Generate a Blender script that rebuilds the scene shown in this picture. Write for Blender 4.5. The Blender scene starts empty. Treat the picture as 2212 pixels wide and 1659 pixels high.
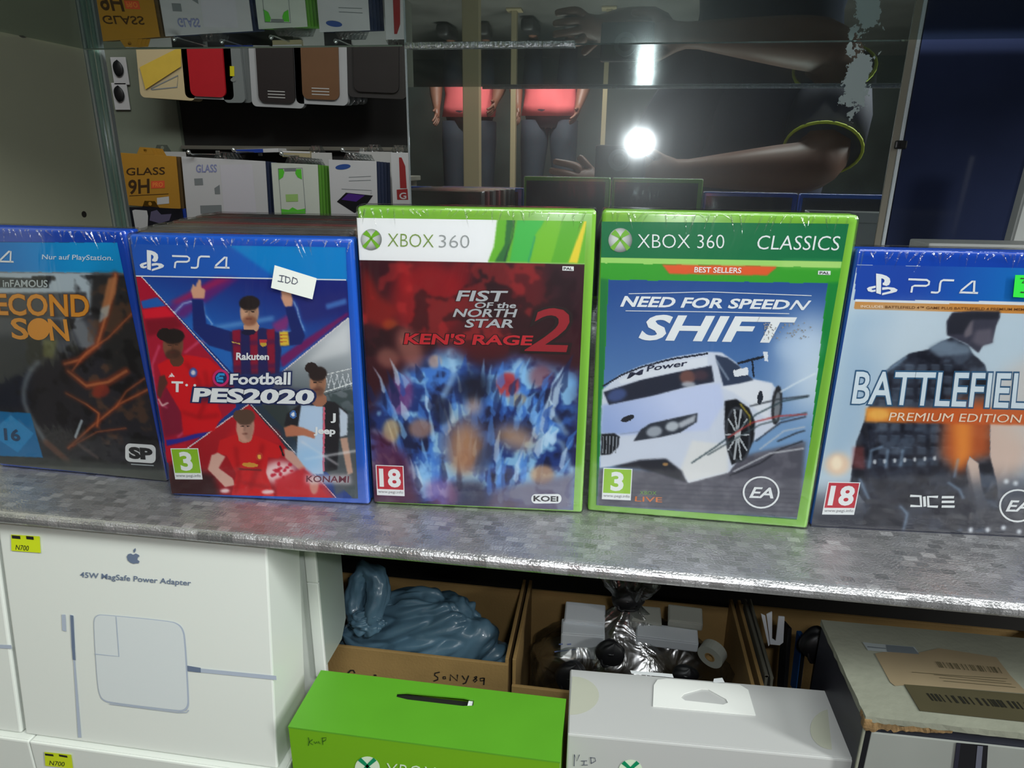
import bpy, bmesh, math, random
import numpy as np
from mathutils import Vector, Matrix, Euler
from mathutils.geometry import tessellate_polygon
random.seed(4); RNG = np.random.RandomState(7)
sc = bpy.context.scene
COL = sc.collection
# ------------------------------------------------------------------ camera (shelf top is z = 0, mirror normal is y)
F, PITCH, YAW, ROLL, HC, D = 1488.6, .3159, .1429, .0113, .2168, .7665
FW = np.array([-math.sin(YAW)*math.cos(PITCH), math.cos(YAW)*math.cos(PITCH), -math.sin(PITCH)])
_r0 = np.array([math.cos(YAW), math.sin(YAW), 0.]); _u0 = np.cross(_r0, FW)
RI = _r0*math.cos(ROLL)+_u0*math.sin(ROLL); UP = -_r0*math.sin(ROLL)+_u0*math.cos(ROLL)
CAM = np.array([0, 0, HC])
cd = bpy.data.cameras.new('camera'); cam = bpy.data.objects.new('camera', cd); COL.objects.link(cam)
cam.matrix_world = Matrix(((RI[0], UP[0], -FW[0], 0), (RI[1], UP[1], -FW[1], 0), (RI[2], UP[2], -FW[2], HC), (0, 0, 0, 1)))
cd.sensor_width = 36; cd.lens = F/2212*36; cd.clip_start = .004; cd.clip_end = 60
sc.camera = cam
# ------------------------------------------------------------------ light and exposure
w = bpy.data.worlds.new('shop_air'); sc.world = w; w.use_nodes = True
w.node_tree.nodes['Background'].inputs[0].default_value = (.80, .92, .95, 1)
w.node_tree.nodes['Background'].inputs[1].default_value = .3
def area(name, loc, target, sx, sy, power, col=(1, 1, 1), shape='RECTANGLE'):
    l = bpy.data.lights.new(name, 'AREA'); l.shape = shape; l.size = sx; l.size_y = sy; l.energy = power; l.color = col
    o = bpy.data.objects.new(name, l); COL.objects.link(o); o.location = loc
    o.rotation_euler = (Vector(target)-Vector(loc)).to_track_quat('-Z', 'Y').to_euler(); return o
FLASH = (.042, -.004, HC+.034)
area('flash_tube', FLASH, (FLASH[0]-.05, 1, HC-.27), .030, .018, .85, (.93, .97, 1))
area('ceiling_tube_light', (.45, -1.0, 1.95), (-.15, .5, .1), 2.0, .3, 38, (.94, 1, .97))
area('side_fill_light', (2.1, -.7, 1.35), (-.6, .45, .15), .3, 1.4, 56, (.97, 1, .97))  # added fill out of view, brightens the cream side panel and cover fronts
area('shop_tube_light', (-.4, -2.3, 1.95), (-.5, -3.6, .3), 1.2, .3, 85, (1, .97, .92))
area('aisle_lamp', (-.9, .98, .85), (-.75, 1.45, .25), .3, .2, .55, (.95, 1, .95))
vs = sc.view_settings
vs.view_transform = 'Standard'; vs.look = 'None'; vs.exposure = 0.0; vs.gamma = 1; vs.use_curve_mapping = False
sc.cycles.max_bounces = 10; sc.cycles.transparent_max_bounces = 16; sc.cycles.sample_clamp_indirect = 6
# ------------------------------------------------------------------ helpers
def lin(c):
    c = np.asarray(c, float)/255
    return np.where(c <= .04045, c/12.92, ((c+.055)/1.055)**2.4)
def ray(px, py): return FW+RI*(px-1106)/F-UP*(py-829.5)/F
def at(px, py, Y): d = ray(px, py); return CAM+d*Y/d[1]
def atz(px, py, z): d = ray(px, py); return CAM+d*(z-HC)/d[2]
MATS = {}
def mat(name, rgb=(200, 200, 200), rough=.5, metal=0., coat=0., trans=0., noise=0., nscale=60., bump=0., bscale=200., emit=0., spec=.5, alpha=1.):
    if name in MATS: return MATS[name]
    m = bpy.data.materials.new(name); m.use_nodes = True; nt = m.node_tree; b = nt.nodes['Principled BSDF']
    c = tuple(lin(rgb))+(1,)
    b.inputs['Base Color'].default_value = c; b.inputs['Roughness'].default_value = rough; b.inputs['Metallic'].default_value = metal
    b.inputs['Coat Weight'].default_value = coat; b.inputs['Coat Roughness'].default_value = .08
    b.inputs['Transmission Weight'].default_value = trans; b.inputs['Specular IOR Level'].default_value = spec
    b.inputs['Alpha'].default_value = alpha
    tc = nt.nodes.new('ShaderNodeTexCoord')
    if noise:
        n = nt.nodes.new('ShaderNodeTexNoise'); n.inputs['Scale'].default_value = nscale; n.inputs['Detail'].default_value = 5
        nt.links.new(tc.outputs['Object'], n.inputs['Vector'])
        r = nt.nodes.new('ShaderNodeValToRGB'); r.color_ramp.elements[0].position = .3; r.color_ramp.elements[1].position = .7
        r.color_ramp.elements[0].color = tuple(x*(1-noise) for x in c[:3])+(1,); r.color_ramp.elements[1].color = tuple(min(1, x*(1+noise*.5)) for x in c[:3])+(1,)
        nt.links.new(n.outputs['Fac'], r.inputs['Fac']); nt.links.new(r.outputs['Color'], b.inputs['Base Color'])
    if bump:
        n2 = nt.nodes.new('ShaderNodeTexNoise'); n2.inputs['Scale'].default_value = bscale; n2.inputs['Detail'].default_value = 4
        nt.links.new(tc.outputs['Object'], n2.inputs['Vector'])
        bp = nt.nodes.new('ShaderNodeBump'); bp.inputs['Strength'].default_value = bump; bp.inputs['Distance'].default_value = .002
        nt.links.new(n2.outputs['Fac'], bp.inputs['Height']); nt.links.new(bp.outputs['Normal'], b.inputs['Normal'])
    if emit:
        b.inputs['Emission Color'].default_value = c; b.inputs['Emission Strength'].default_value = emit
    MATS[name] = m; return m
def link(name, me, m=None, parent=None, label=None, kind=None, smooth=False):
    o = bpy.data.objects.new(name, me); COL.objects.link(o)
    if m is not None:
        me.materials.clear(); me.materials.append(m)
    if parent is not None: o.parent = parent
    if label: o['label'] = label
    if kind: o['kind'] = kind
    if smooth: me.polygons.foreach_set('use_smooth', [True]*len(me.polygons))
    return o
def tag(o, label, cat, group=None):
    o['label'] = label; o['category'] = cat
    if group: o['group'] = group
    return o
def empty(name, loc, rot=(0, 0, 0), label=None, cat=None, group=None):
    o = bpy.data.objects.new(name, None); COL.objects.link(o); o.location = [float(v) for v in loc]; o.rotation_euler = rot; o.empty_display_size = .02
    if label: tag(o, label, cat, group)
    return o
def mesh(vs_, fs, name='shape'):
    me = bpy.data.meshes.new(name); me.from_pydata([tuple(map(float, v)) for v in vs_], [], fs); me.update(); return me
def boxm(x0, x1, y0, y1, z0, z1, bev=0., seg=2):
    bm = bmesh.new(); bmesh.ops.create_cube(bm, size=1)
    for v in bm.verts: v.co = ((x0+x1)/2+v.co.x*(x1-x0), (y0+y1)/2+v.co.y*(y1-y0), (z0+z1)/2+v.co.z*(z1-z0))
    if bev: bmesh.ops.bevel(bm, geom=bm.edges[:], offset=bev, segments=seg, profile=.6, affect='EDGES')
    me = bpy.data.meshes.new('box'); bm.to_mesh(me); bm.free(); return me
def joinm(ms):
    bm = bmesh.new()
    for m in ms: bm.from_mesh(m)
    me = bpy.data.meshes.new('joined'); bm.to_mesh(me); bm.free(); return me
def prism(outer, holes=(), t=.001, bev=0):
    """polygon in x,z extruded along +y from 0 to t"""
    loops = [list(outer)]+[list(h) for h in holes]
    pts = [p for l in loops for p in l]; n = len(pts)
    tri = tessellate_polygon([[Vector((p[0], p[1], 0)) for p in l] for l in loops])
    v = [(p[0], 0, p[1]) for p in pts]+[(p[0], t, p[1]) for p in pts]
    f = [tuple(a) for a in tri]+[tuple(n+i for i in reversed(a)) for a in tri]
    k = 0
    for l in loops:
        for i in range(len(l)):
            a, b = k+i, k+(i+1) % len(l); f.append((a, b, n+b, n+a))
        k += len(l)
    me = mesh(v, f); bm = bmesh.new(); bm.from_mesh(me); bmesh.ops.recalc_face_normals(bm, faces=bm.faces); bm.to_mesh(me); bm.free(); return me
def xf(me, M):
    me.transform(M); return me
def rrect(x0, x1, z0, z1, r, n=5):
    P = []
    for cx, cz, a0 in ((x1-r, z1-r, 0), (x0+r, z1-r, 90), (x0+r, z0+r, 180), (x1-r, z0+r, 270)):
        for i in range(n+1):
            a = math.radians(a0+90*i/n); P.append((cx+r*math.cos(a), cz+r*math.sin(a)))
    return P
def circ(cx, cz, rx, rz=None, n=28, rot=0):
    rz = rx if rz is None else rz; c, s = math.cos(rot), math.sin(rot)
    return [(cx+rx*math.cos(t)*c-rz*math.sin(t)*s, cz+rx*math.cos(t)*s+rz*math.sin(t)*c) for t in [2*math.pi*i/n for i in range(n)]]
def tube(pts, rad, n=8, closed=False):
    pts = [Vector(p) for p in pts]; V = []; Fc = []; N = len(pts)
    rads = rad if hasattr(rad, '__len__') else [rad]*N
    for i, p in enumerate(pts):
        a = pts[(i-1) % N if closed else max(i-1, 0)]; b = pts[(i+1) % N if closed else min(i+1, N-1)]
        t = (b-a).normalized(); u = t.orthogonal().normalized() if i == 0 else (u-t*u.dot(t)).normalized(); v = t.cross(u)
        for k in range(n):
            an = 2*math.pi*k/n; V.append(p+(u*math.cos(an)+v*math.sin(an))*rads[i])
    for i in range(N if closed else N-1):
        for k in range(n):
            a = i*n+k; b = i*n+(k+1) % n; c = ((i+1) % N)*n+(k+1) % n; d = ((i+1) % N)*n+k; Fc.append((a, b, c, d))
    if not closed: Fc += [tuple(range(n))[::-1], tuple(range((N-1)*n, N*n))]
    return mesh(V, Fc)
def homog(src, dst):
    A = []
    for (x, y), (u, v) in zip(src, dst):
        A.append([x, y, 1, 0, 0, 0, -u*x, -u*y, -u]); A.append([0, 0, 0, x, y, 1, -v*x, -v*y, -v])
    return np.linalg.svd(np.array(A, float))[2][-1].reshape(3, 3)
class Face:
    """a flat face of a thing: photo pixels -> local (u, v) metres; print is laid on it"""
    def __init__(s, parent, W, Hh, place, fn):
        s.parent, s.W, s.H, s.place, s.fn = parent, W, Hh, place, fn   # place: Matrix taking (u, -lift, v) to parent space
    def m(s, x, y): return s.fn(x, y)
    def put(s, name, me, m, lift, parent=None, label=None, kind=None):
        me.transform(s.place @ Matrix.Translation((0, -lift, 0))); return link(name, me, m, parent or s.parent, label, kind)
def Z(sx, ox, oy): return lambda x, y: (ox+x/sx, oy+y/sx)
def flat(polys):
    V = []; Fc = []
    for loops in polys:
        loops = loops if isinstance(loops[0][0], (tuple, list, np.ndarray)) else [loops]
        b = len(V); tri = tessellate_polygon([[Vector((p[0], p[1], 0)) for p in l] for l in loops])
        for l in loops:
            for p in l: V.append((p[0], 0, p[1]))
        Fc += [tuple(b+i for i in t) for t in tri]
    me = mesh(V, Fc); bm = bmesh.new(); bm.from_mesh(me)
    for f in bm.faces:
        f.normal_update()
        if f.normal.y > 0: f.normal_flip()
    bm.to_mesh(me); bm.free(); return me
def ribbon(lines, wd):
    """lines: list of polylines in u,v; returns flat mesh"""
    P = []
    for L in lines:
        L = [np.array(p, float) for p in L]; a = []; b = []
        for i, p in enumerate(L):
            t = L[min(i+1, len(L)-1)]-L[max(i-1, 0)]; t = t/(np.linalg.norm(t)+1e-12); nn = np.array([-t[1], t[0]])*wd/2
            a.append(p+nn); b.append(p-nn)
        for i in range(len(L)-1): P.append([tuple(a[i]), tuple(a[i+1]), tuple(b[i+1]), tuple(b[i])])
    return flat(P)
_T = {}
def textmesh(s, off=0., sp=1.):
    k = (s, off, sp)
    if k not in _T:
        c = bpy.data.curves.new('t', 'FONT'); c.body = s; c.size = 1; c.offset = off; c.space_character = sp; c.resolution_u = 3
        o = bpy.data.objects.new('t', c); COL.objects.link(o); bpy.context.view_layer.update()
        me = bpy.data.meshes.new_from_object(o.evaluated_get(bpy.context.evaluated_depsgraph_get()))
        bpy.data.objects.remove(o)
        V = np.array([v.co[:2] for v in me.vertices]); _T[k] = (V, [tuple(p.vertices) for p in me.polygons])
    return _T[k]
def text(face, s, quad, m, lift=.0006, off=0., shear=0., parent=None, label=None, name='lettering', sp=1., flip=False):
    """quad = TL, TR, BR, BL of the lettering's box in photo pixels"""
    V0, _ = textmesh(s, 0, sp); V, Fc = textmesh(s, off, sp)
    lo, hi = V0.min(0), V0.max(0); q = [np.array(face.m(*p)) for p in quad]
    U = (V-lo)/(hi-lo)
    a = U[:, :1]; b = U[:, 1:]
    if flip: b = 1-b
    P = (q[0]*(1-a)+q[1]*a)*b+(q[3]*(1-a)+q[2]*a)*(1-b)
    P[:, 0] += shear*(P[:, 1]-q[3][1])
    me = mesh([(p[0], 0, p[1]) for p in P], [f[::-1] if flip else f for f in Fc])
    return face.put(name, me, m, lift, parent, label)
# ------------------------------------------------------------------ printed pictures: colours on a fine grid
def inside(P, X, Y):
    r = np.zeros(X.shape, bool); n = len(P)
    for i in range(n):
        x1, y1 = P[i]; x2, y2 = P[(i+1) % n]
        if y1 == y2: continue
        c = ((y1 > Y) != (y2 > Y)) & (X < (x2-x1)*(Y-y1)/(y2-y1)+x1); r ^= c
    return r
def blur(a, k):
    k = int(k)
    if k < 1: return a
    for ax in (0, 1):
        for _ in range(2):
            pad = [(0, 0)]*a.ndim; pad[ax] = (k, k); c = np.cumsum(np.pad(a, [(k+1, k) if i == ax else (0, 0) for i in range(a.ndim)], mode='edge'), axis=ax)
            n = a.shape[ax]; a = (np.take(c, range(2*k+1, 2*k+1+n), axis=ax)-np.take(c, range(0, n), axis=ax))/(2*k+1)
    return a
def fractal(shape, base, octv=4, seed=0):
    r = np.random.RandomState(seed); out = np.zeros(shape); amp = 1; tot = 0
    for o in range(octv):
        n = (int(base*2**o)+2, int(base*2**o*shape[1]/shape[0])+2); g = r.rand(*n)
        yi = np.linspace(0, n[0]-1.001, shape[0]); xi = np.linspace(0, n[1]-1.001, shape[1]); y0 = yi.astype(int); x0 = xi.astype(int)
        fy = (yi-y0)[:, None]; fx = (xi-x0)[None]; fy = fy*fy*(3-2*fy); fx = fx*fx*(3-2*fx)
        v = g[y0][:, x0]*(1-fy)*(1-fx)+g[y0+1][:, x0]*fy*(1-fx)+g[y0][:, x0+1]*(1-fy)*fx+g[y0+1][:, x0+1]*fy*fx
        out += v*amp; tot += amp; amp *= .5
    return out/tot
class Art:
    def __init__(s, face, z, bg, res=.00030):
        s.f, s.z, s.res = face, z, res
        s.nx, s.ny = int(face.W/res), int(face.H/res)
        s.c = np.ones((s.ny, s.nx, 3))*np.array(bg, float)
        s.X, s.Y = np.meshgrid((np.arange(s.nx)+.5)*res-face.W/2, (np.arange(s.ny)+.5)*res)
    def p(s, x, y): return s.f.m(*s.z(x, y))
    def mask(s, P):
        P = [s.p(*q) for q in P]; return inside(P, s.X, s.Y).astype(float)
    def lay(s, M, col, a=1., bl=0):
        if bl: M = blur(M, max(1, round(bl*.55)))
        M = (M*a)[..., None]; col = np.asarray(col, float)
        s.c = s.c*(1-M)+col*M
    def poly(s, P, col, a=1., bl=0): s.lay(s.mask(P), col, a, bl)
    def ell(s, cx, cy, rx, ry, col, rot=0, a=1., bl=0): s.poly(circ(cx, cy, rx, ry, 32, rot), col, a, bl)
    def line(s, P, wd, col, a=1., bl=0):
        M = np.zeros((s.ny, s.nx)); Q = [s.p(*q) for q in P]; h = wd/2*s.unit()
        for (x1, y1), (x2, y2) in zip(Q, Q[1:]):
            L2 = (x2-x1)**2+(y2-y1)**2+1e-12; t = np.clip(((s.X-x1)*(x2-x1)+(s.Y-y1)*(y2-y1))/L2, 0, 1)
            d2 = (s.X-x1-t*(x2-x1))**2+(s.Y-y1-t*(y2-y1))**2; M = np.maximum(M, (d2 < h*h))
        s.lay(M.astype(float), col, a, bl)
    def unit(s):
        a, b = s.p(600, 800), s.p(700, 800); return math.hypot(a[0]-b[0], a[1]-b[1])/100
    def grad(s, P, c0, c1, q0, q1, a=1., bl=0):
        u0, u1 = np.array(s.p(*q0)), np.array(s.p(*q1)); d = u1-u0
        t = np.clip(((s.X-u0[0])*d[0]+(s.Y-u0[1])*d[1])/(d@d), 0, 1)[..., None]
        s.lay(s.mask(P), np.array(c0)*(1-t)+np.array(c1)*t, a, bl)
    def build(s, quad, m, lift=.0003, label=None, step=2):
        """only the part of the canvas inside the printed sheet quad (z coordinates) becomes the sheet"""
        q = [np.array(s.p(*k)) for k in quad]
        n = int(s.f.W/(s.res*1.5)); k = int(s.f.H/(s.res*1.5))
        a, b = np.meshgrid(np.linspace(0, 1, n), np.linspace(0, 1, k)); a = a[..., None]; b = b[..., None]
        P = (q[0]*(1-a)+q[1]*a)*(1-b)+(q[3]*(1-a)+q[2]*a)*b
        c = s.c
        ix = np.clip(((P[..., 0]+s.f.W/2)/s.res).astype(int), 0, s.nx-1); iy = np.clip((P[..., 1]/s.res).astype(int), 0, s.ny-1)
        C = lin(np.clip(c[iy, ix], 0, 255)).reshape(-1, 3)
        V = np.zeros((n*k, 3)); V[:, 0] = P[..., 0].ravel(); V[:, 2] = P[..., 1].ravel()
        I = np.arange(n*k).reshape(k, n); Q = np.stack([I[:-1, :-1], I[1:, :-1], I[1:, 1:], I[:-1, 1:]], -1).reshape(-1, 4)
        me = bpy.data.meshes.new('sheet'); me.vertices.add(n*k); me.vertices.foreach_set('co', V.ravel())
        me.loops.add(Q.size); me.loops.foreach_set('vertex_index', Q.ravel()); me.polygons.add(len(Q)); me.polygons.foreach_set('loop_start', np.arange(0, Q.size, 4)); me.update(calc_edges=True)
        at_ = me.color_attributes.new('print', 'FLOAT_COLOR', 'POINT'); at_.data.foreach_set('color', np.c_[C, np.ones(len(C))].astype(np.float32).ravel())
        return s.f.put('cover_sheet', me, m, lift, None, label)
def print_mat():
    m = bpy.data.materials.new('printed_paper'); m.use_nodes = True; nt = m.node_tree; b = nt.nodes['Principled BSDF']
    v = nt.nodes.new('ShaderNodeVertexColor'); v.layer_name = 'print'; nt.links.new(v.outputs['Color'], b.inputs['Base Color'])
    b.inputs['Roughness'].default_value = .45; b.inputs['Specular IOR Level'].default_value = .3; return m
PRINT = print_mat()
def film_mat(name, tint=(1, 1, 1), base=.035, bump=.5, scale=28., rough=.09, stretch=(1, 1, 1)):
    m = bpy.data.materials.new(name); m.use_nodes = True; nt = m.node_tree; nt.nodes.clear()
    out = nt.nodes.new('ShaderNodeOutputMaterial'); mx = nt.nodes.new('ShaderNodeMixShader'); tr = nt.nodes.new('ShaderNodeBsdfTransparent'); gl = nt.nodes.new('ShaderNodeBsdfGlossy')
    tr.inputs[0].default_value = tint+(1,); gl.inputs['Roughness'].default_value = rough
    tc = nt.nodes.new('ShaderNodeTexCoord'); mp = nt.nodes.new('ShaderNodeMapping'); mp.inputs['Scale'].default_value = stretch
    n = nt.nodes.new('ShaderNodeTexNoise'); n.inputs['Scale'].default_value = scale; n.inputs['Detail'].default_value = 3; n.inputs['Distortion'].default_value = 1.2
    bp = nt.nodes.new('ShaderNodeBump'); bp.inputs['Strength'].default_value = bump; bp.inputs['Distance'].default_value = .004
    lw = nt.nodes.new('ShaderNodeLayerWeight'); lw.inputs['Blend'].default_value = .25
    mr = nt.nodes.new('ShaderNodeMapRange'); mr.inputs['To Min'].default_value = base; mr.inputs['To Max'].default_value = .5
    L = nt.links.new
    L(tc.outputs['Object'], mp.inputs['Vector']); L(mp.outputs['Vector'], n.inputs['Vector']); L(n.outputs['Fac'], bp.inputs['Height'])
    L(bp.outputs['Normal'], gl.inputs['Normal']); L(lw.outputs['Fresnel'], mr.inputs['Value']); L(mr.outputs['Result'], mx.inputs['Fac'])
    L(tr.outputs[0], mx.inputs[1]); L(gl.outputs[0], mx.inputs[2]); L(mx.outputs[0], out.inputs['Surface']); return m
WRAP = film_mat('shrink_film', bump=.35, scale=22, base=.045, stretch=(1, 1, .35))
FOLD = film_mat('film_fold', base=.16, bump=.9, scale=120, rough=.22)
CLEAR = film_mat('clear_plastic', tint=(.78, .80, .80), base=.26, bump=1.0, scale=34, rough=.26)
WHITE = mat('print_white', (232, 236, 238), .4); SILVER = mat('print_silver', (190, 195, 200), .35, metal=.25)
BLACKP = mat('print_black', (28, 28, 32), .4)
def pm(name, rgb=(200, 200, 200)): return mat('print_'+name, rgb, .42)
# ================================================================== SETTING
def structure(name, me, m, label=None):
    o = link(name, me, m); o['kind'] = 'structure'
    if label: o['label'] = label
    return o
FLOORZ = -.42
DARKW = mat('dark_shop_wall', (48, 58, 54), .7, noise=.5, nscale=3)
fl = structure('floor', boxm(-3.2, 2.6, -5.2, 2.4, FLOORZ-.05, FLOORZ), mat('grey_floor_tile', (96, 94, 90), .4, noise=.3, nscale=4), 'grey shop floor')
structure('wall_front', boxm(-3.2, 2.6, -5.25, -5.2, FLOORZ, 2.2), DARKW, 'dark wall across the shop, seen in the mirror')
structure('wall_back', boxm(-3.2, 2.6, 2.4, 2.45, FLOORZ, 2.2), mat('black_back_wall', (20, 19, 18), .8), 'black wall far behind the racks')
structure('wall_left', boxm(-3.25, -3.2, -5.2, 2.4, FLOORZ, 2.2), DARKW)
structure('wall_right', boxm(2.6, 2.65, -5.2, 2.4, FLOORZ, 2.2), DARKW)
structure('ceiling', boxm(-3.2, 2.6, -5.2, 2.4, 2.2, 2.25), mat('ceiling_board', (150, 152, 148), .8))
# two pale frame posts and a counter across the shop (seen in the mirror)
POST = mat('beige_frame', (140, 128, 100), .5)
for (x1, x2, Ym, zt, lb) in ((1003, 1038, 4.0, 2.2, 'thick beige frame post in the mirror before the red shirts'), (1103, 1114, 4.6, 1.5, 'thin beige frame post in the mirror between the red shirts'), (1296, 1306, 4.6, 1.5, 'thin beige frame post in the mirror right of the bending person')):
    a, b = at(x1, 330, Ym), at(x2, 330, Ym); t = empty('frame_post', ((a[0]+b[0])/2, 2*D-Ym, FLOORZ), label=lb, cat='post'); hw = (b[0]-a[0])/2
    link('shaft', boxm(-hw, hw, -.03, .03, 0, zt-FLOORZ-.02, .004), POST, t); link('foot_plate', boxm(-hw-.03, hw+.03, -.05, .05, 0, .012, .003), POST, t)
# ================================================================== DISPLAY CABINET
def foil():
    m = bpy.data.materials.new('mosaic_foil'); m.use_nodes = True; nt = m.node_tree; b = nt.nodes['Principled BSDF']; L = nt.links.new
    tc = nt.nodes.new('ShaderNodeTexCoord'); mp = nt.nodes.new('ShaderNodeMapping'); mp.inputs['Scale'].default_value = (1, 1, 1)
    br = nt.nodes.new('ShaderNodeTexBrick'); br.inputs['Scale'].default_value = 1; br.inputs['Brick Width'].default_value = .0078; br.inputs['Row Height'].default_value = .0055
    br.inputs['Mortar Size'].default_value = .0004; br.inputs['Mortar Smooth'].default_value = .3; br.offset = .5
    br.inputs['Color1'].default_value = (0, 0, 0, 1); br.inputs['Color2'].default_value = (1, 1, 1, 1); br.inputs['Mortar'].default_value = (.5, .5, .5, 1); br.inputs['Bias'].default_value = 0
    n = nt.nodes.new('ShaderNodeTexNoise'); n.inputs['Scale'].default_value = 700; n.inputs['Detail'].default_value = 2
    rp = nt.nodes.new('ShaderNodeValToRGB'); E = rp.color_ramp.elements; E[0].position = 0; E[0].color = (.40, .40, .41, 1); E[1].position = 1; E[1].color = (.60, .595, .61, 1)
    e = rp.color_ramp.elements.new(.55); e.color = (.47, .46, .48, 1)
    L(tc.outputs['Object'], mp.inputs['Vector']); L(mp.outputs['Vector'], br.inputs['Vector']); L(tc.outputs['Object'], n.inputs['Vector'])
    L(br.outputs['Color'], rp.inputs['Fac']); L(rp.outputs['Color'], b.inputs['Base Color'])
    # each tile tilts a little: its own random value turns the normal
    geo = nt.nodes.new('ShaderNodeNewGeometry'); sub = nt.nodes.new('ShaderNodeVectorMath'); sub.operation = 'SUBTRACT'; sub.inputs[1].default_value = (.5, .5, .5)
    wn = nt.nodes.new('ShaderNodeTexWhiteNoise'); wn.noise_dimensions = '3D'
    sep = nt.nodes.new('ShaderNodeSeparateXYZ'); L(tc.outputs['Object'], sep.inputs[0])
    L(br.outputs['Color'], wn.inputs['Vector']); L(wn.outputs['Color'], sub.inputs[0])
    scl = nt.nodes.new('ShaderNodeVectorMath'); scl.operation = 'SCALE'; scl.inputs['Scale'].default_value = .15; L(sub.outputs[0], scl.inputs[0])
    add = nt.nodes.new('ShaderNodeVectorMath'); add.operation = 'ADD'; L(geo.outputs['Normal'], add.inputs[0]); L(scl.outputs[0], add.inputs[1])
    nrm = nt.nodes.new('ShaderNodeVectorMath'); nrm.operation = 'NORMALIZE'; L(add.outputs[0], nrm.inputs[0])
    bp = nt.nodes.new('ShaderNodeBump'); bp.inputs['Strength'].default_value = .6; bp.inputs['Distance'].default_value = .0008
    L(n.outputs['Fac'], bp.inputs['Height']); L(nrm.outputs[0], bp.inputs['Normal']); L(bp.outputs['Normal'], b.inputs['Normal'])
    b.inputs['Metallic'].default_value = .78
    rr = nt.nodes.new('ShaderNodeMapRange'); rr.inputs['To Min'].default_value = .24; rr.inputs['To Max'].default_value = .46; L(wn.outputs['Value'], rr.inputs['Value']); L(rr.outputs[0], b.inputs['Roughness']); return m
FOIL = foil()
SX0, SX1 = -.594, .52
def shelf_profile():
    y0 = .3385; t = .0095; r = t/2; P = []
    for i in range(9):
        a = math.pi/2+math.pi*i/8; P.append((y0+r+r*math.cos(a), -r+r*math.sin(a)))
    P += [(.64, -t), (.64, 0)]; n = len(P)
    V = [(SX0, p[0], p[1]) for p in P]+[(SX1, p[0], p[1]) for p in P]; Fc = [(i, (i+1) % n, n+(i+1) % n, n+i) for i in range(n)]+[tuple(range(n))[::-1], tuple(range(n, 2*n))]
    me = mesh(V, Fc); bm = bmesh.new(); bm.from_mesh(me); bmesh.ops.recalc_face_normals(bm, faces=bm.faces); bm.to_mesh(me); bm.free(); return me
t = empty('display_shelf', (0, 0, 0), label='shelf board wrapped in silver mosaic foil with rounded front edge under the game cases', cat='shelf')
link('board', shelf_profile(), FOIL, t, smooth=False)
link('rear_board', boxm(SX0, SX1, .6402, D+.03, -.0095, 0), FOIL, t)
GREY = mat('cabinet_panel', (204, 204, 176), .35, noise=.06, nscale=5)
pl = structure('wall_left_panel', boxm(-.598, -.594, .12, D-.004, .0002, .62), GREY, 'pale cream side panel of the display cabinet')
link('screw_hole', xf(prism(circ(0, 0, .0035), t=.001), Matrix.Translation((-.5935, .72, .152)) @ Matrix.Rotation(math.radians(90), 4, 'Z')), mat('dark_hole', (50, 45, 40), .6), pl)
link('door_lock', xf(joinm([prism(circ(0, 0, .009), t=.0012), prism(circ(0, .018, .006), t=.001)]), Matrix.Translation((-.5935, .68, .335)) @ Matrix.Rotation(math.radians(90), 4, 'Z')), mat('lock_grey', (120, 118, 108), .5), pl)
structure('wall_under', boxm(-.8, .62, .60, .606, -.335, -.0098), mat('black_inner_board', (24, 21, 19), .8), 'black back board under the shelf')
structure('trim_base', boxm(-.8, .62, .30, .60, -.346, -.336), mat('base_board', (120, 118, 112), .6), 'bottom board under the boxes')
structure('trim_plinth', boxm(-.8, .62, .34, .58, -.42, -.3462), mat('black_inner_board'), 'dark plinth under the bottom board')
# glass / aluminium vertical edge strips
ALU = mat('aluminium_edge', (205, 215, 215), .28, metal=.6); GEDGE = mat('glass_edge', (140, 170, 155), .15, coat=.6)
t = empty('edge_post', (-.594, D, -.0), label='aluminium and green glass upright edge strip at the end of the cream side panel', cat='post')
link('aluminium_strip', boxm(-.004, .003, -.003, .004, .0002, .62, .0008), ALU, t)
link('glass_edge', boxm(.0032, .0068, -.001, .004, .0002, .62, .0006), GEDGE, t)
link('glass_edge', boxm(.0072, .0105, .004, .009, .0002, .62, .0006), GEDGE, t)
link('aluminium_strip', boxm(.0108, .0140, .006, .012, .0002, .62, .0006), ALU, t)
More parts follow.
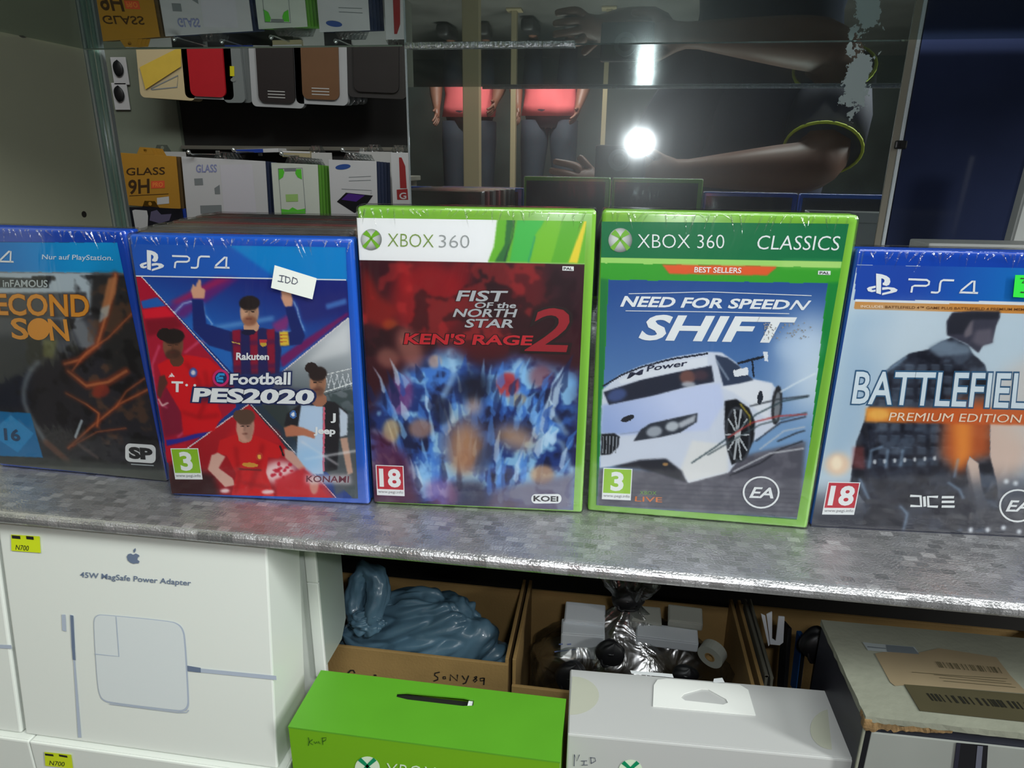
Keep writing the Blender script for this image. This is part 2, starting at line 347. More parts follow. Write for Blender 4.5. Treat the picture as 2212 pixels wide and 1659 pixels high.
# glass shelf above
def mirror_mat(name, tint, smudge, rough2, desilver=None):
    m = bpy.data.materials.new(name); m.use_nodes = True; nt = m.node_tree; nt.nodes.clear(); L = nt.links.new
    out = nt.nodes.new('ShaderNodeOutputMaterial'); g1 = nt.nodes.new('ShaderNodeBsdfGlossy'); g2 = nt.nodes.new('ShaderNodeBsdfGlossy'); mx = nt.nodes.new('ShaderNodeMixShader')
    g1.inputs[0].default_value = tint+(1,); g1.inputs['Roughness'].default_value = .0; g2.inputs[0].default_value = tint+(1,); g2.inputs['Roughness'].default_value = rough2
    tc = nt.nodes.new('ShaderNodeTexCoord'); mp = nt.nodes.new('ShaderNodeMapping'); mp.inputs['Scale'].default_value = (14, 1, 3)
    n = nt.nodes.new('ShaderNodeTexNoise'); n.inputs['Scale'].default_value = 3; n.inputs['Detail'].default_value = 6
    mr = nt.nodes.new('ShaderNodeMapRange'); mr.inputs['From Min'].default_value = .35; mr.inputs['From Max'].default_value = .75; mr.inputs['To Min'].default_value = smudge*.4; mr.inputs['To Max'].default_value = smudge*1.8
    L(tc.outputs['Object'], mp.inputs[0]); L(mp.outputs[0], n.inputs['Vector']); L(n.outputs['Fac'], mr.inputs['Value']); L(mr.outputs[0], mx.inputs[0])
    g3 = nt.nodes.new('ShaderNodeBsdfGlossy'); g3.inputs[0].default_value = tint+(1,); g3.inputs['Roughness'].default_value = .34; m3 = nt.nodes.new('ShaderNodeMixShader'); m3.inputs[0].default_value = .06
    L(g1.outputs[0], m3.inputs[1]); L(g3.outputs[0], m3.inputs[2]); L(m3.outputs[0], mx.inputs[1]) if desilver else L(g1.outputs[0], mx.inputs[1])
    L(g2.outputs[0], mx.inputs[2]); last = mx
    if desilver:
        (x0, x1, z0, z1) = desilver
        sp = nt.nodes.new('ShaderNodeSeparateXYZ'); L(tc.outputs['Object'], sp.inputs[0])
        nn = nt.nodes.new('ShaderNodeTexNoise'); nn.inputs['Scale'].default_value = 70; nn.inputs['Detail'].default_value = 5; nn.inputs['Roughness'].default_value = .65; L(tc.outputs['Object'], nn.inputs['Vector'])
        def M(op, a, b):
            k = nt.nodes.new('ShaderNodeMath'); k.operation = op
            for i, v in enumerate((a, b)):
                if isinstance(v, (int, float)): k.inputs[i].default_value = v
                elif v is not None: L(v, k.inputs[i])
            return k.outputs[0]
        # distance from the strip's centre line, widened by noise; broken at z gaps
        dx = M('DIVIDE', M('ABSOLUTE', M('SUBTRACT', sp.outputs['X'], (x0+x1)/2), None), (x1-x0)/2)
        def zpiece(a, b):
            return M('DIVIDE', M('ABSOLUTE', M('SUBTRACT', sp.outputs['Z'], (a+b)/2), None), (b-a)/2)
        zz = M('MINIMUM', zpiece(*z0), zpiece(*z1)); dd = M('MAXIMUM', dx, zz)
        val = M('ADD', M('MULTIPLY', dd, .34), M('MULTIPLY', nn.outputs['Fac'], 1.15)); msk = M('LESS_THAN', val, .845)
        df = nt.nodes.new('ShaderNodeBsdfDiffuse'); df.inputs[0].default_value = tuple(lin((198, 212, 212)))+(1,)
        m2 = nt.nodes.new('ShaderNodeMixShader'); L(msk, m2.inputs[0]); L(mx.outputs[0], m2.inputs[1]); L(df.outputs[0], m2.inputs[2]); last = m2
    L(last.outputs[0], out.inputs['Surface']); return m
a, b = at(1822, 150, D), at(1888, 150, D); zA, zB, zC = at(1850, 245, D)[2], at(1850, 100, D)[2], at(1850, 76, D)[2]
MIR = mirror_mat('old_mirror', (.80, .86, .86), .10, .085, (a[0], b[0], (zA, zB), (zC, zC+.07)))
t = empty('mirror', (0, D, 0), label='upright mirror panel behind the game cases with worn silvering near its right edge', cat='mirror')
XM0, XM1 = -.2255, .2700
link('mirror_glass', boxm(XM0, XM1, 0, .004, .0003, .62), MIR, t)
EDGEW = mat('polished_glass_edge', (225, 235, 240), .25, coat=.8, bump=.5, bscale=900)
link('polished_edge', xf(boxm(-.0009, .0009, -.0012, .004, .0003, .62, .0005), Matrix.Translation((XM0-.0009, 0, 0))), EDGEW, t, 'bright polished left edge')
link('polished_edge', xf(boxm(-.0018, .0018, -.0022, .004, .0003, .62, .001), Matrix.Translation((XM1+.0030, 0, 0))), EDGEW, t, 'bright polished right edge')
link('edge_reflection', boxm(XM1-.0052, XM1+.0011, -.0012, -.0001, .0003, .62, .0003), mat('beige_reflection', (150, 145, 130), .5), t, 'dull beige strip drawn as the reflection of the right edge')  # flat beige strip put in for the glass edge's reflection
q = at(1952, 313, D)
t = empty('mirror_clip', (XM1+.002, D-.0032, q[2]), label='small black clip on the right edge of the mirror', cat='clip')
link('jaw', boxm(-.0055, .0055, -.0040, .0, -.004, .004, .0015), mat('black_plastic', (18, 18, 20), .4), t); link('screw', xf(prism(circ(0, 0, .0014, n=12), t=.0008), Matrix.Translation((0, -.0048, 0))), mat('black_plastic'), t)
GS = .327
SHELFG = mirror_mat('glass_shelf_underside', (.55, .62, .60), .10, .22)
t = empty('glass_shelf', (0, 0, GS), label='reflective glass shelf above the game cases with the case packs mirrored under it', cat='shelf')
link('glass_plate', boxm(-.592, .60, .343, D-.0052, 0, .006), SHELFG, t)
FTAPE = mat('crumpled_foil', (200, 205, 208), .22, metal=.9, bump=1.0, bscale=260)
link('edge_tape', boxm(XM0, .60, .3405, .3429, -.0034, .0076, .0008), FTAPE, t, 'sparkling crumpled foil tape on the front edge')
link('edge_tape', boxm(XM0, -.05, D-.0052, D-.0024, -.0030, .0034, .0006), FTAPE, t, 'sparkling foil tape on the rear edge')
link('rear_edge', boxm(-.592, XM0-.003, D-.0052, D-.0030, -.0008, .006, .0006), mat('green_glass_edge', (150, 165, 150), .2, coat=.5), t, 'pale green rear edge')
# panel right of the mirror, a navy shirt's reflection painted into its colour
link_ = structure('wall_right_panel', boxm(XM1+.010, .60, D+.010, D+.014, .0003, .62), mat('navy_reflection_glass', (46, 54, 84), .12, coat=.3, noise=.3, nscale=6), 'dark glass panel right of the mirror, shirt reflection painted in navy')
# ================================================================== GAME CASES
CASES = {}
BLUE = mat('blue_case_plastic', (30, 88, 192), .22, coat=.5); BLUE2 = mat('deep_blue_case_plastic', (24, 70, 176), .22, coat=.5)
GREEN = mat('lime_case_plastic', (122, 180, 62), .22, coat=.5)
INNER = mat('case_inner_dark', (26, 30, 46), .4, noise=.4, nscale=25)
def game_case(name, q, kind, corners, label, shell=None, group='game cases standing along the foil shelf'):
    x, y, rz, le = q; W, Hh = (.136, .190) if kind == 'x' else (.135, .172)
    shell = shell or (GREEN if kind == 'x' else BLUE)
    root = empty(name, (x, y, .0002), (-le, 0, rz), label, 'game case', group)
    link('case_shell', boxm(-W/2, W/2, 0, .0062, 0, Hh, .0024, 3), shell, root, smooth=True)
    link('case_back', boxm(-W/2, W/2, .0066, .0135, 0, Hh, .0024, 3), shell, root, smooth=True)
    link('hinge_strip', boxm(-W/2+.0012, -W/2+.004, .003, .0100, .002, Hh-.002), shell, root)
    link('case_catch', boxm(W/2-.004, W/2-.0006, .003, .0100, Hh*.35, Hh*.65), shell, root)
    link('back_sheet', boxm(-W/2+.004, W/2-.007, .01352, .01372, .005, Hh-.006), INNER, root)
    fn = None
    if corners:
        Hm = homog(corners, [(-W/2, Hh), (W/2, Hh), (W/2, 0), (-W/2, 0)])
        def fn(px, py):
            v = Hm @ np.array([px, py, 1.]); return (v[0]/v[2], v[1]/v[2])
    f = Face(root, W, Hh, Matrix.Identity(4), fn); f.root = root; return f
def wrap(face, me=None):
    W, Hh = face.W, face.H; bm = bmesh.new(); nx, nz = 20, 26; r = RNG.rand
    m = boxm(-W/2-.0008, W/2+.0008, -.0014, .0146, -.0001, Hh+.0009, .0030, 3)
    o = link('shrink_wrap', m, WRAP, face.root, 'clear wrinkled shrink wrap', smooth=True)
    # twisted seams: raised folds of film along the top and the corners
    V = []; Fc = []
    for i in range(34):
        u = -W/2+W*(i+.2+.6*RNG.rand())/34; L = .003+.009*RNG.rand()**2; dx = (RNG.rand()-.5)*.008; wd = .0006+.0006*RNG.rand(); b = len(V)
        V += [(u-wd, -.0015, Hh-.001), (u+wd, -.0015, Hh-.001), (u, -.0023, Hh-.002), (u+dx, -.00142, Hh-.001-L)]; Fc += [(b, b+2, b+3), (b+2, b+1, b+3), (b, b+1, b+2)]
    link('wrap_folds', mesh(V, Fc), FOLD, face.root, kind='stuff')
def rating(face, quad, num, col, url='www.pegi.info'):
    """quad = TL,TR,BR,BL photo pixels of the coloured square, white strip under it"""
    P = [face.m(*k) for k in quad]; P = [np.array(k) for k in P]
    dn = (P[3]-P[0])*.24
    bd = .0006
    back = [P[0]+(-bd, bd), P[1]+(bd, bd), P[2]+dn+(bd, -bd), P[3]+dn+(-bd, -bd)]
    rl = face.put('rating_label', flat([[tuple(k) for k in back]]), WHITE, .00045)
    face.put('colour_square', flat([[tuple(k) for k in P]]), col, .0005, rl)
    def sub(u, v): return (P[0]*(1-u)+P[1]*u)*(1-v)+(P[3]*(1-u)+P[2]*u)*v
    g = Face(face.parent, face.W, face.H, face.place, lambda x, y: tuple(sub(x, y)))
    a, b = (.30, .70) if len(num) == 1 else (.12, .88)
    text(g, num, [(a, .14), (b, .14), (b, .87), (a, .87)], WHITE, .0006, .035, parent=rl)
    text(g, url, [(.02, 1.05), (.98, 1.05), (.98, 1.20), (.02, 1.20)], pm('grey', (120, 120, 125)), .0006, parent=rl)
def emblem_ps(face, z, M, parent, m=None):
    """letter-shaped upright and flat swoosh"""
    P1 = [(135, 192), (160, 196), (180, 204), (194, 216), (197, 234), (192, 250), (180, 256), (164, 251), (164, 240), (170, 238), (172, 226), (166, 219), (158, 217), (157, 300), (137, 293)]
    S1 = [(96, 270), (106, 262), (134, 255), (134, 266), (118, 271), (116, 275), (122, 278), (134, 275), (134, 285), (118, 289), (102, 284)]
    S2 = [(162, 264), (185, 261), (214, 265), (229, 275), (224, 285), (205, 292), (162, 304), (162, 293), (196, 283), (200, 277), (190, 273), (162, 277)]
    return face.put('console_emblem', flat([[face.m(*z(*M(*p))) for p in P] for P in (P1, S1, S2)]), m or WHITE, .0006, parent, 'white emblem print')
def ps4_text(face, z, M, parent, only=None, wd=.0011):
    Pp = [[(272, 226), (355, 230), (366, 238), (364, 252), (352, 258), (300, 257), (290, 262), (286, 290)]]
    S = [[(478, 233), (430, 231), (420, 236), (416, 246), (412, 284), (405, 290), (396, 291), (374, 289)]]
    Fo = [[(586, 294), (502, 290), (512, 280), (560, 238), (570, 236), (567, 296)]]
    L = (Pp+S+Fo) if only is None else Fo
    return face.put('lettering', ribbon([[face.m(*z(*M(*p))) for p in l] for l in L], wd), WHITE, .0006, parent, 'white console name print')
def ident(x, y): return (x, y)
def quad_z(z, P): return [z(*p) for p in P]
# ---- case 3: football game
z5 = Z(2.514, 260, 460)
fc = game_case('game_case', (-.2164, .3825, .0654, -.0134), 'p', [(272, 503), (764, 520), (807, 1097), (365, 1058)], 'blue game case with four footballers on its cover and a small white paper sticker')
A = Art(fc, z5, (28, 60, 135))
A.grad([(50, 158), (1232, 190), (1240, 380), (70, 335)], (38, 88, 180), (30, 100, 195), (60, 200), (900, 250))
A.poly([(575, 170), (1235, 190), (1240, 380), (860, 365)], (14, 138, 208), .9, 6)
# stadium blues behind the centre player
A.grad([(105, 333), (1240, 375), (1250, 575), (880, 855), (610, 865)], (30, 40, 120), (35, 105, 190), (700, 350), (640, 700))
A.poly([(500, 345), (640, 350), (330, 560), (215, 510)], (120, 30, 110), .75, 8); A.poly([(520, 348), (600, 350), (300, 480), (250, 470)], (200, 30, 70), .5, 6)
A.poly([(860, 470), (1235, 430), (1240, 545), (1000, 600)], (40, 45, 120), .8, 10); A.poly([(1120, 500), (1235, 470), (1238, 500), (1125, 528)], (80, 140, 215), .7, 3)
A.poly([(500, 600), (830, 555), (830, 580), (510, 625)], (110, 170, 225), .6, 5); A.poly([(820, 600), (930, 540), (900, 640), (840, 640)], (170, 40, 110), .7, 6)
for P in ([(280, 530), (330, 480), (370, 470), (410, 470), (440, 480)], [(440, 490), (450, 540), (490, 590), (480, 615), (440, 590)], [(400, 620), (500, 620), (590, 640)], [(940, 480), (960, 520), (975, 580), (1000, 640)], [(880, 640), (925, 645), (950, 600)]):
    A.line(P, 14, (60, 140, 230), .6, 6); A.line(P, 4, (205, 230, 250), .9, 1)
# left red field
A.poly([(70, 325), (106, 333), (545, 835), (610, 900), (620, 1040), (345, 1258), (240, 1330), (225, 1200)], (172, 22, 52))
A.poly([(100, 462), (190, 443), (240, 490), (112, 500)], (35, 95, 180), 1, 1); A.poly([(108, 508), (232, 492), (288, 548), (122, 556)], (215, 25, 48), 1, 1)
A.poly([(122, 560), (290, 550), (330, 600), (180, 640), (135, 650)], (120, 15, 35), .8, 5); A.poly([(240, 900), (320, 1060), (330, 1170), (225, 1190), (200, 1000)], (120, 25, 55), .8, 5)
for P in ([(200, 700), (160, 800), (180, 1000), (240, 1030)], [(340, 740), (420, 680), (470, 690)], [(300, 1190), (420, 1100), (480, 1080)]): A.line(P, 9, (235, 110, 150), .7, 3)
A.poly([(235, 1205), (330, 1195), (470, 1155), (450, 1190), (240, 1236)], (45, 45, 150), 1, 1); A.poly([(232, 1240), (345, 1225), (345, 1258), (250, 1330)], (190, 25, 50))
# magenta wedge and stadium on the right
A.poly([(1250, 560), (880, 835), (862, 780), (1000, 690), (1245, 545)], (120, 25, 95), .95, 3)
A.grad([(1246, 578), (885, 857), (760, 1030), (1010, 1290), (1320, 1600), (1320, 578)], (190, 196, 202), (70, 82, 88), (1150, 700), (1150, 1100))
A.poly([(1250, 600), (980, 830), (1255, 760)], (225, 228, 230), .6, 10)
for i in range(9): A.line([(1120+i*16, 880+(i % 2)*70), (1140+i*16, 950-(i % 2)*70)], 4, (225, 230, 235), .8)
A.line([(1120, 880), (1270, 850)], 4, (230, 235, 235)); A.line([(1110, 975), (1272, 930)], 5, (235, 240, 240)); A.line([(1110, 990), (1272, 950)], 3, (60, 70, 75))
N = fractal((A.ny, A.nx), 30, 3, 5); A.lay(A.mask([(1130, 980), (1280, 960), (1300, 1200), (1230, 1180)])*(N > .5), (55, 70, 72), .7, 1)
A.poly([(640, 1040), (900, 1020), (960, 1180), (1010, 1300), (880, 1290)], (50, 60, 60), .8, 5)
A.poly([(1230, 1230), (1295, 1215), (1300, 1480), (1180, 1540), (1150, 1400)], (85, 90, 95), .9, 6)
# bottom red triangle
A.grad([(692, 1024), (1185, 1600), (262, 1600), (250, 1325), (345, 1258)], (185, 28, 42), (150, 20, 32), (690, 1050), (690, 1500))
A.poly([(250, 1330), (500, 1400), (560, 1600), (250, 1600)], (52, 24, 28), .95, 12); A.poly([(690, 1080), (860, 1180), (880, 1250), (560, 1200)], (200, 30, 40), .6, 8)
for P in ([(105, 333), (610, 885)], [(1246, 577), (880, 857)], [(692, 1026), (345, 1258)], [(702, 1026), (1182, 1550)]): A.line(P, 5, (235, 225, 225), .95)
# four generic footballers
def player_head(cx, cy, rx, ry, skin, hair, beard=None):
    A.ell(cx, cy, rx, ry, skin, 0, 1, 1); A.ell(cx+rx*.35, cy, rx*.55, ry*.9, tuple(c*.8 for c in skin), 0, .7, 4)
    if beard: A.ell(cx, cy+ry*.62, rx*.78, ry*.36, beard, 0, .6, 4)
    A.poly(circ(cx, cy-ry*.62, rx*1.12, ry*.52), hair, 1, 1); A.line([(cx-rx*.5, cy-ry*.02), (cx-rx*.2, cy-ry*.02)], 6, (30, 24, 24), .9, 0); A.line([(cx+rx*.2, cy-ry*.02), (cx+rx*.48, cy-ry*.02)], 6, (30, 24, 24), .9, 0); A.line([(cx-rx*.55, cy-ry*.15), (cx-rx*.1, cy-ry*.17)], 7, tuple(c*.45 for c in skin), .8, 1); A.line([(cx+rx*.15, cy-ry*.17), (cx+rx*.6, cy-ry*.14)], 7, tuple(c*.45 for c in skin), .8, 1)
    A.line([(cx-rx*.3, cy+ry*.48), (cx+rx*.2, cy+ry*.48)], 6, (95, 40, 38), .8, 1); A.line([(cx, cy-ry*.05), (cx-rx*.1, cy+ry*.25)], 5, tuple(c*.65 for c in skin), .8, 1)
A.poly([(190, 800), (250, 770), (350, 752), (470, 775), (560, 850), (600, 880), (520, 1030), (545, 1085), (500, 1165), (330, 1182), (320, 1060), (230, 910), (212, 870)], (212, 20, 32), 1, 1)
for P in ([(350, 800), (420, 900), (400, 1000)], [(450, 850), (470, 950), (420, 1080)], [(330, 1060), (420, 1090), (520, 1080)]): A.line(P, 22, (160, 10, 24), .7, 7)
A.ell(295, 780, 38, 34, (95, 58, 44)); player_head(275, 700, 56, 78, (128, 82, 62), (34, 26, 26), (48, 30, 28)); A.ell(228, 640, 40, 34, (34, 26, 26))
A.poly([(200, 862), (228, 855), (246, 900), (222, 940), (205, 985), (188, 960), (192, 905)], (90, 50, 44), 1, 1)
A.line([(195, 985), (215, 1020), (245, 1005)], 9, (235, 205, 200), .9, 1)
A.ell(385, 848, 22, 26, (60, 90, 170), 0, 1, 1); A.ell(385, 848, 12, 14, (220, 220, 230), 0, 1, 1); A.poly([(252, 868), (266, 846), (282, 866)], (235, 230, 230))
A.poly([(378, 455), (440, 462), (458, 590), (600, 635), (600, 745), (470, 705), (385, 620)], (26, 42, 112), 1, 1); A.poly([(892, 508), (942, 508), (1006, 670), (985, 712), (870, 722), (868, 655), (925, 640)], (24, 40, 108), 1, 1)
A.poly([(585, 640), (650, 625), (770, 618), (862, 648), (872, 745), (862, 865), (612, 865), (598, 760)], (34, 36, 92), 1, 1)
for x0 in (625, 720, 815): A.poly([(x0-25, 628), (x0+20, 624), (x0+24, 865), (x0-16, 865)], (146, 20, 52), .95, 1)
for y0 in (700, 830): A.line([(610, y0), (866, y0-8)], 26, (44, 30, 90), .45, 3)
A.poly([(862, 642), (908, 640), (916, 716), (866, 718)], (226, 190, 62), 1, 1)
for k in range(3): A.line([(866, 660+k*18), (912, 658+k*18)], 4, (180, 70, 50), .8)
A.ell(705, 610, 42, 36, (205, 160, 130)); player_head(695, 532, 52, 76, (205, 158, 128), (42, 34, 34), (122, 66, 46)); A.ell(690, 640, 40, 16, (24, 26, 60))
A.poly([(385, 375), (398, 392), (415, 352), (428, 355), (430, 395), (452, 410), (446, 455), (385, 452), (372, 410)], (214, 160, 132), 1, 1); A.poly([(870, 425), (900, 415), (925, 430), (935, 470), (932, 505), (892, 508), (872, 465)], (214, 160, 132), 1, 1)
A.line([(600, 690), (640, 700)], 5, (220, 190, 90)); A.poly([(750, 680), (792, 682), (790, 712), (771, 722), (752, 708)], (200, 60, 60)); A.poly([(752, 698), (790, 698), (788, 712), (771, 721), (754, 708)], (200, 170, 60))
A.poly([(905, 1085), (975, 1036), (1060, 1010), (1175, 1030), (1248, 1090), (1245, 1215), (1200, 1228), (1190, 1400), (1010, 1420), (955, 1350), (960, 1190), (890, 1148)], (36, 36, 42), 1, 1)
A.poly([(985, 1036), (1108, 1052), (1112, 1420), (1030, 1420), (960, 1350), (965, 1180)], (186, 210, 236), 1, 1); A.line([(1114, 1060), (1112, 1400)], 11, (215, 100, 125)); A.poly([(1200, 1060), (1248, 1100), (1246, 1212), (1205, 1222)], (200, 214, 230), 1, 2)
A.ell(1085, 1015, 44, 38, (165, 112, 88)); player_head(1078, 922, 46, 78, (182, 130, 102), (44, 34, 34), (92, 62, 52)); A.ell(1040, 840, 36, 30, (44, 34, 34))
A.poly([(888, 1160), (930, 1145), (1000, 1165), (1065, 1195), (1060, 1225), (1000, 1205), (900, 1210)], (190, 120, 92), 1, 1); A.poly([(1205, 1228), (1246, 1225), (1280, 1420), (1250, 1430)], (196, 158, 140), 1, 1)
A.line([(990, 1240), (1190, 1370)], 12, (240, 235, 240), .6, 3); A.line([(1010, 1335), (1295, 1300)], 12, (245, 245, 248), .7, 3); A.ell(940, 1090, 18, 22, (70, 120, 190)); A.ell(940, 1090, 9, 12, (235, 240, 245))
A.ell(1020, 1340, 90, 80, (150, 200, 240), 0, .55, 20); A.ell(860, 1400, 90, 62, (250, 235, 235), 0, .85, 12)
for k in range(14): A.ell(815+RNG.rand()*120, 1350+RNG.rand()*85, 6+10*RNG.rand(), 5+8*RNG.rand(), (196, 22, 50), 0, .9, 1)
A.poly([(530, 1215), (600, 1192), (650, 1180), (735, 1200), (880, 1262), (890, 1298), (860, 1325), (800, 1318), (788, 1400), (842, 1545), (590, 1545), (622, 1400), (570, 1300), (515, 1282)], (205, 30, 36), 1, 1)
for P in ([(620, 1260), (640, 1420), (620, 1500)], [(770, 1250), (740, 1380), (700, 1480)], [(660, 1450), (800, 1480)]): A.line(P, 20, (150, 14, 24), .7, 7)
A.ell(672, 1205, 40, 30, (190, 140, 120)); player_head(672, 1146, 50, 82, (205, 156, 138), (92, 68, 56)); A.ell(640, 1085, 36, 30, (92, 68, 56))
A.poly([(485, 1295), (520, 1282), (562, 1305), (525, 1365), (605, 1425), (612, 1462), (560, 1470), (465, 1370)], (214, 172, 158), 1, 1); A.poly([(888, 1272), (940, 1290), (1012, 1385), (985, 1400), (895, 1322)], (204, 160, 146), 1, 1)
A.ell(700, 1355, 46, 12, (205, 150, 60), .1); A.line([(640, 1375), (760, 1385)], 9, (90, 30, 34), .8, 1); A.ell(752, 1312, 20, 22, (190, 60, 50)); A.ell(752, 1312, 10, 12, (230, 180, 80)); A.line([(868, 1262), (886, 1310)], 12, (40, 30, 34))
A.ell(560, 1490, 26, 12, (240, 225, 225), 0, .9, 3); A.ell(800, 1505, 36, 12, (240, 225, 225), 0, .9, 3); A.poly([(840, 1440), (1000, 1380), (1120, 1480), (1182, 1560), (850, 1560)], (200, 36, 48), .9, 6)
A.ell(1060, 1480, 26, 50, (206, 150, 134), 0, .9, 4)
A.poly([(395, 920), (490, 930), (500, 850), (930, 850), (925, 945), (1050, 960), (1050, 1040), (390, 1005)], (40, 40, 80), .55, 8)
A.poly([(1010, 1420), (1265, 1430), (1270, 1480), (1010, 1470)], (225, 215, 222), .7, 8)
A.build([(47, 160), (1230, 196), (1310, 1562), (266, 1493)], PRINT, label='printed cover with four footballers')
NAVY = pm('navy', (26, 42, 92)); MAG = pm('magenta', (205, 40, 110)); CY = pm('cyan', (40, 150, 215))
sheet = fc.root.children[-1] if fc.root.children else None
def last(face): return [o for o in COL.objects if o.parent == face.root and o.name.startswith('cover_sheet')][-1]
sh = last(fc)
fc.put('header_rule', ribbon([[fc.m(*z5(75, 328)), fc.m(*z5(1234, 371))]], .0007), WHITE, .00045, sh)
emblem_ps(fc, z5, ident, sh); ps4_text(fc, z5, ident, sh)
q = quad_z(z5, [(594, 862), (924, 862), (922, 925), (592, 915)]); text(fc, 'Football', q, NAVY, .0005, .10, parent=sh, label='dark outline of the title'); text(fc, 'Football', q, WHITE, .0007, .03, parent=sh, label='white bold title print')
q = quad_z(z5, [(392, 932), (1045, 962), (1043, 1033), (390, 1000)]); text(fc, 'PES2020', q, NAVY, .00055, .11, .12, parent=sh, label='dark outline of the title'); text(fc, 'PES2020', q, WHITE, .00075, .045, .12, parent=sh, label='white bold title print')
fc.put('round_emblem', flat([[[fc.m(*z5(*p)) for p in circ(538, 880, 46)], [fc.m(*z5(*p)) for p in circ(538, 880, 33)]]]), MAG, .0006, sh); fc.put('round_emblem', flat([[fc.m(*z5(*p)) for p in circ(538, 880, 33)]]), NAVY, .0006, sh)
fc.put('round_emblem', ribbon([[fc.m(*z5(*p)) for p in ((560, 862), (530, 860), (518, 875), (520, 895), (552, 898))], [fc.m(*z5(*p)) for p in ((518, 880), (552, 880))]], .0016), CY, .0007, sh)
text(fc, 'Rakuten', quad_z(z5, [(625, 748), (804, 756), (803, 790), (624, 785)]), WHITE, .0006, .03, parent=sh); text(fc, 'T', quad_z(z5, [(270, 892), (328, 895), (326, 948), (270, 945)]), WHITE, .0006, .03, parent=sh)
text(fc, '\u00b7 \u00b7', quad_z(z5, [(345, 908), (400, 911), (400, 920), (345, 917)]), WHITE, .0006, .03, parent=sh)
text(fc, 'Jeep', quad_z(z5, [(1060, 1162), (1178, 1170), (1176, 1216), (1060, 1206)]), WHITE, .0006, .04, parent=sh); text(fc, 'J', quad_z(z5, [(1155, 1090), (1178, 1092), (1178, 1142), (1155, 1140)]), WHITE, .0006, .03, parent=sh)
text(fc, 'KONAMI', quad_z(z5, [(1018, 1424), (1258, 1436), (1256, 1472), (1017, 1458)]), pm('plum', (110, 40, 62)), .0006, .01, parent=sh)
rating(fc, quad_z(z5, [(265, 1254), (408, 1258), (427, 1388), (285, 1382)]), '3', pm('rating_green', (140, 190, 40)))
# paper sticker with handwriting
q = [fc.m(*z5(*p)) for p in ((842, 282), (1076, 356), (1052, 468), (822, 402))]
st = fc.put('paper_sticker', flat([q]), mat('sticker_paper', (228, 232, 226), .6), .0024, None, 'small white paper sticker stuck on at a slant')
PEN = mat('pen_ink', (70, 74, 92), .5); MARK = mat('marker_ink', (32, 30, 30), .5)
def hand(face, z, lines, m, wd=.0006, lift=.0026, parent=None): return face.put('handwriting', ribbon([[face.m(*z(*p)) for p in l] for l in lines], wd), m, lift, parent, 'handwritten letters')
hand(fc, z5, [[(868, 336), (898, 340)], [(884, 338), (880, 368)], [(860, 366), (892, 372)], [(905, 340), (903, 374)], [(900, 342), (925, 350), (930, 368), (915, 378), (900, 374)], [(945, 346), (938, 380)], [(942, 348), (966, 358), (970, 374), (955, 384), (938, 380)]], PEN, .0005, .0026, st)
wrap(fc)
# ---- case 4: console A, red cover
z6 = Z(2.336, 750, 420)
fc = game_case('game_case', (-.0786, .394, .0711, -.0091), 'x', [(763, 437), (1289, 449), (1267, 1109), (809, 1085)], 'lime green game case with white header and dark red cover over blue flames')
A = Art(fc, z6, (58, 20, 30))
N = fractal((A.ny, A.nx), 9, 5, 2); N2 = fractal((A.ny, A.nx), 16, 4, 9)
A.ell(400, 520, 190, 210, (165, 25, 32), 0, .75, 26); A.poly([(70, 340), (160, 500), (250, 560), (200, 670), (70, 620)], (140, 28, 26), .85, 12); A.ell(900, 470, 110, 150, (105, 24, 30), 0, .7, 20)
A.ell(560, 400, 60, 100, (150, 20, 30), .3, .6, 12); A.ell(280, 400, 36, 100, (165, 28, 34), -.25, .6, 10); A.ell(210, 640, 40, 26, (180, 80, 30), 0, .6, 8)
A.ell(600, 720, 420, 90, (95, 18, 26), 0, .6, 30); A.poly([(1000, 330), (1200, 340), (1190, 700), (1060, 560)], (48, 22, 32), .8, 20)
A.lay((N > .56)*A.mask([(40, 330), (1200, 330), (1190, 800), (60, 800)]), (34, 14, 22), .6, 3); A.lay((N2 > .6)*A.mask([(40, 330), (1000, 330), (900, 700), (60, 760)]), (190, 45, 45), .45, 3)
fm = blur(A.mask([(90, 1130), (180, 1010), (330, 860), (520, 770), (640, 860), (760, 870), (860, 820), (1040, 880), (1170, 900), (1175, 1600), (130, 1600), (110, 1200)]), 14)
A.lay(fm, (30, 58, 128), .95); A.lay(fm*np.clip((N-.42)*6, 0, 1), (70, 130, 215), .95, 1); A.lay(fm*np.clip((N2-.53)*9, 0, 1), (150, 205, 240), .85, 1); A.lay(fm*np.clip((.42-N2)*8, 0, 1), (22, 26, 60), .9, 1)
for P, wd in (([(520, 780), (540, 900), (470, 1040)], 30), ([(880, 830), (840, 930), (880, 1010)], 22), ([(130, 1180), (250, 1240), (330, 1400), (480, 1500)], 26), ([(1090, 960), (1020, 1060), (1120, 1200)], 26), ([(960, 1180), (1100, 1250), (1150, 1400)], 22)):
    A.line(P, wd, (185, 222, 246), .55, 7)
A.ell(270, 1000, 60, 100, (128, 66, 130), .1, .75, 9); A.ell(200, 810, 60, 50, (170, 110, 95), .4, .6, 10); A.ell(310, 760, 60, 110, (185, 120, 105), -.4, .6, 14); A.ell(440, 830, 34, 34, (205, 165, 140), 0, .7, 6)
A.ell(815, 950, 60, 62, (188, 40, 40), 0, .8, 6); A.ell(985, 910, 60, 60, (135, 55, 60), 0, .6, 10); A.ell(870, 1030, 50, 34, (190, 150, 90), 0, .6, 6)
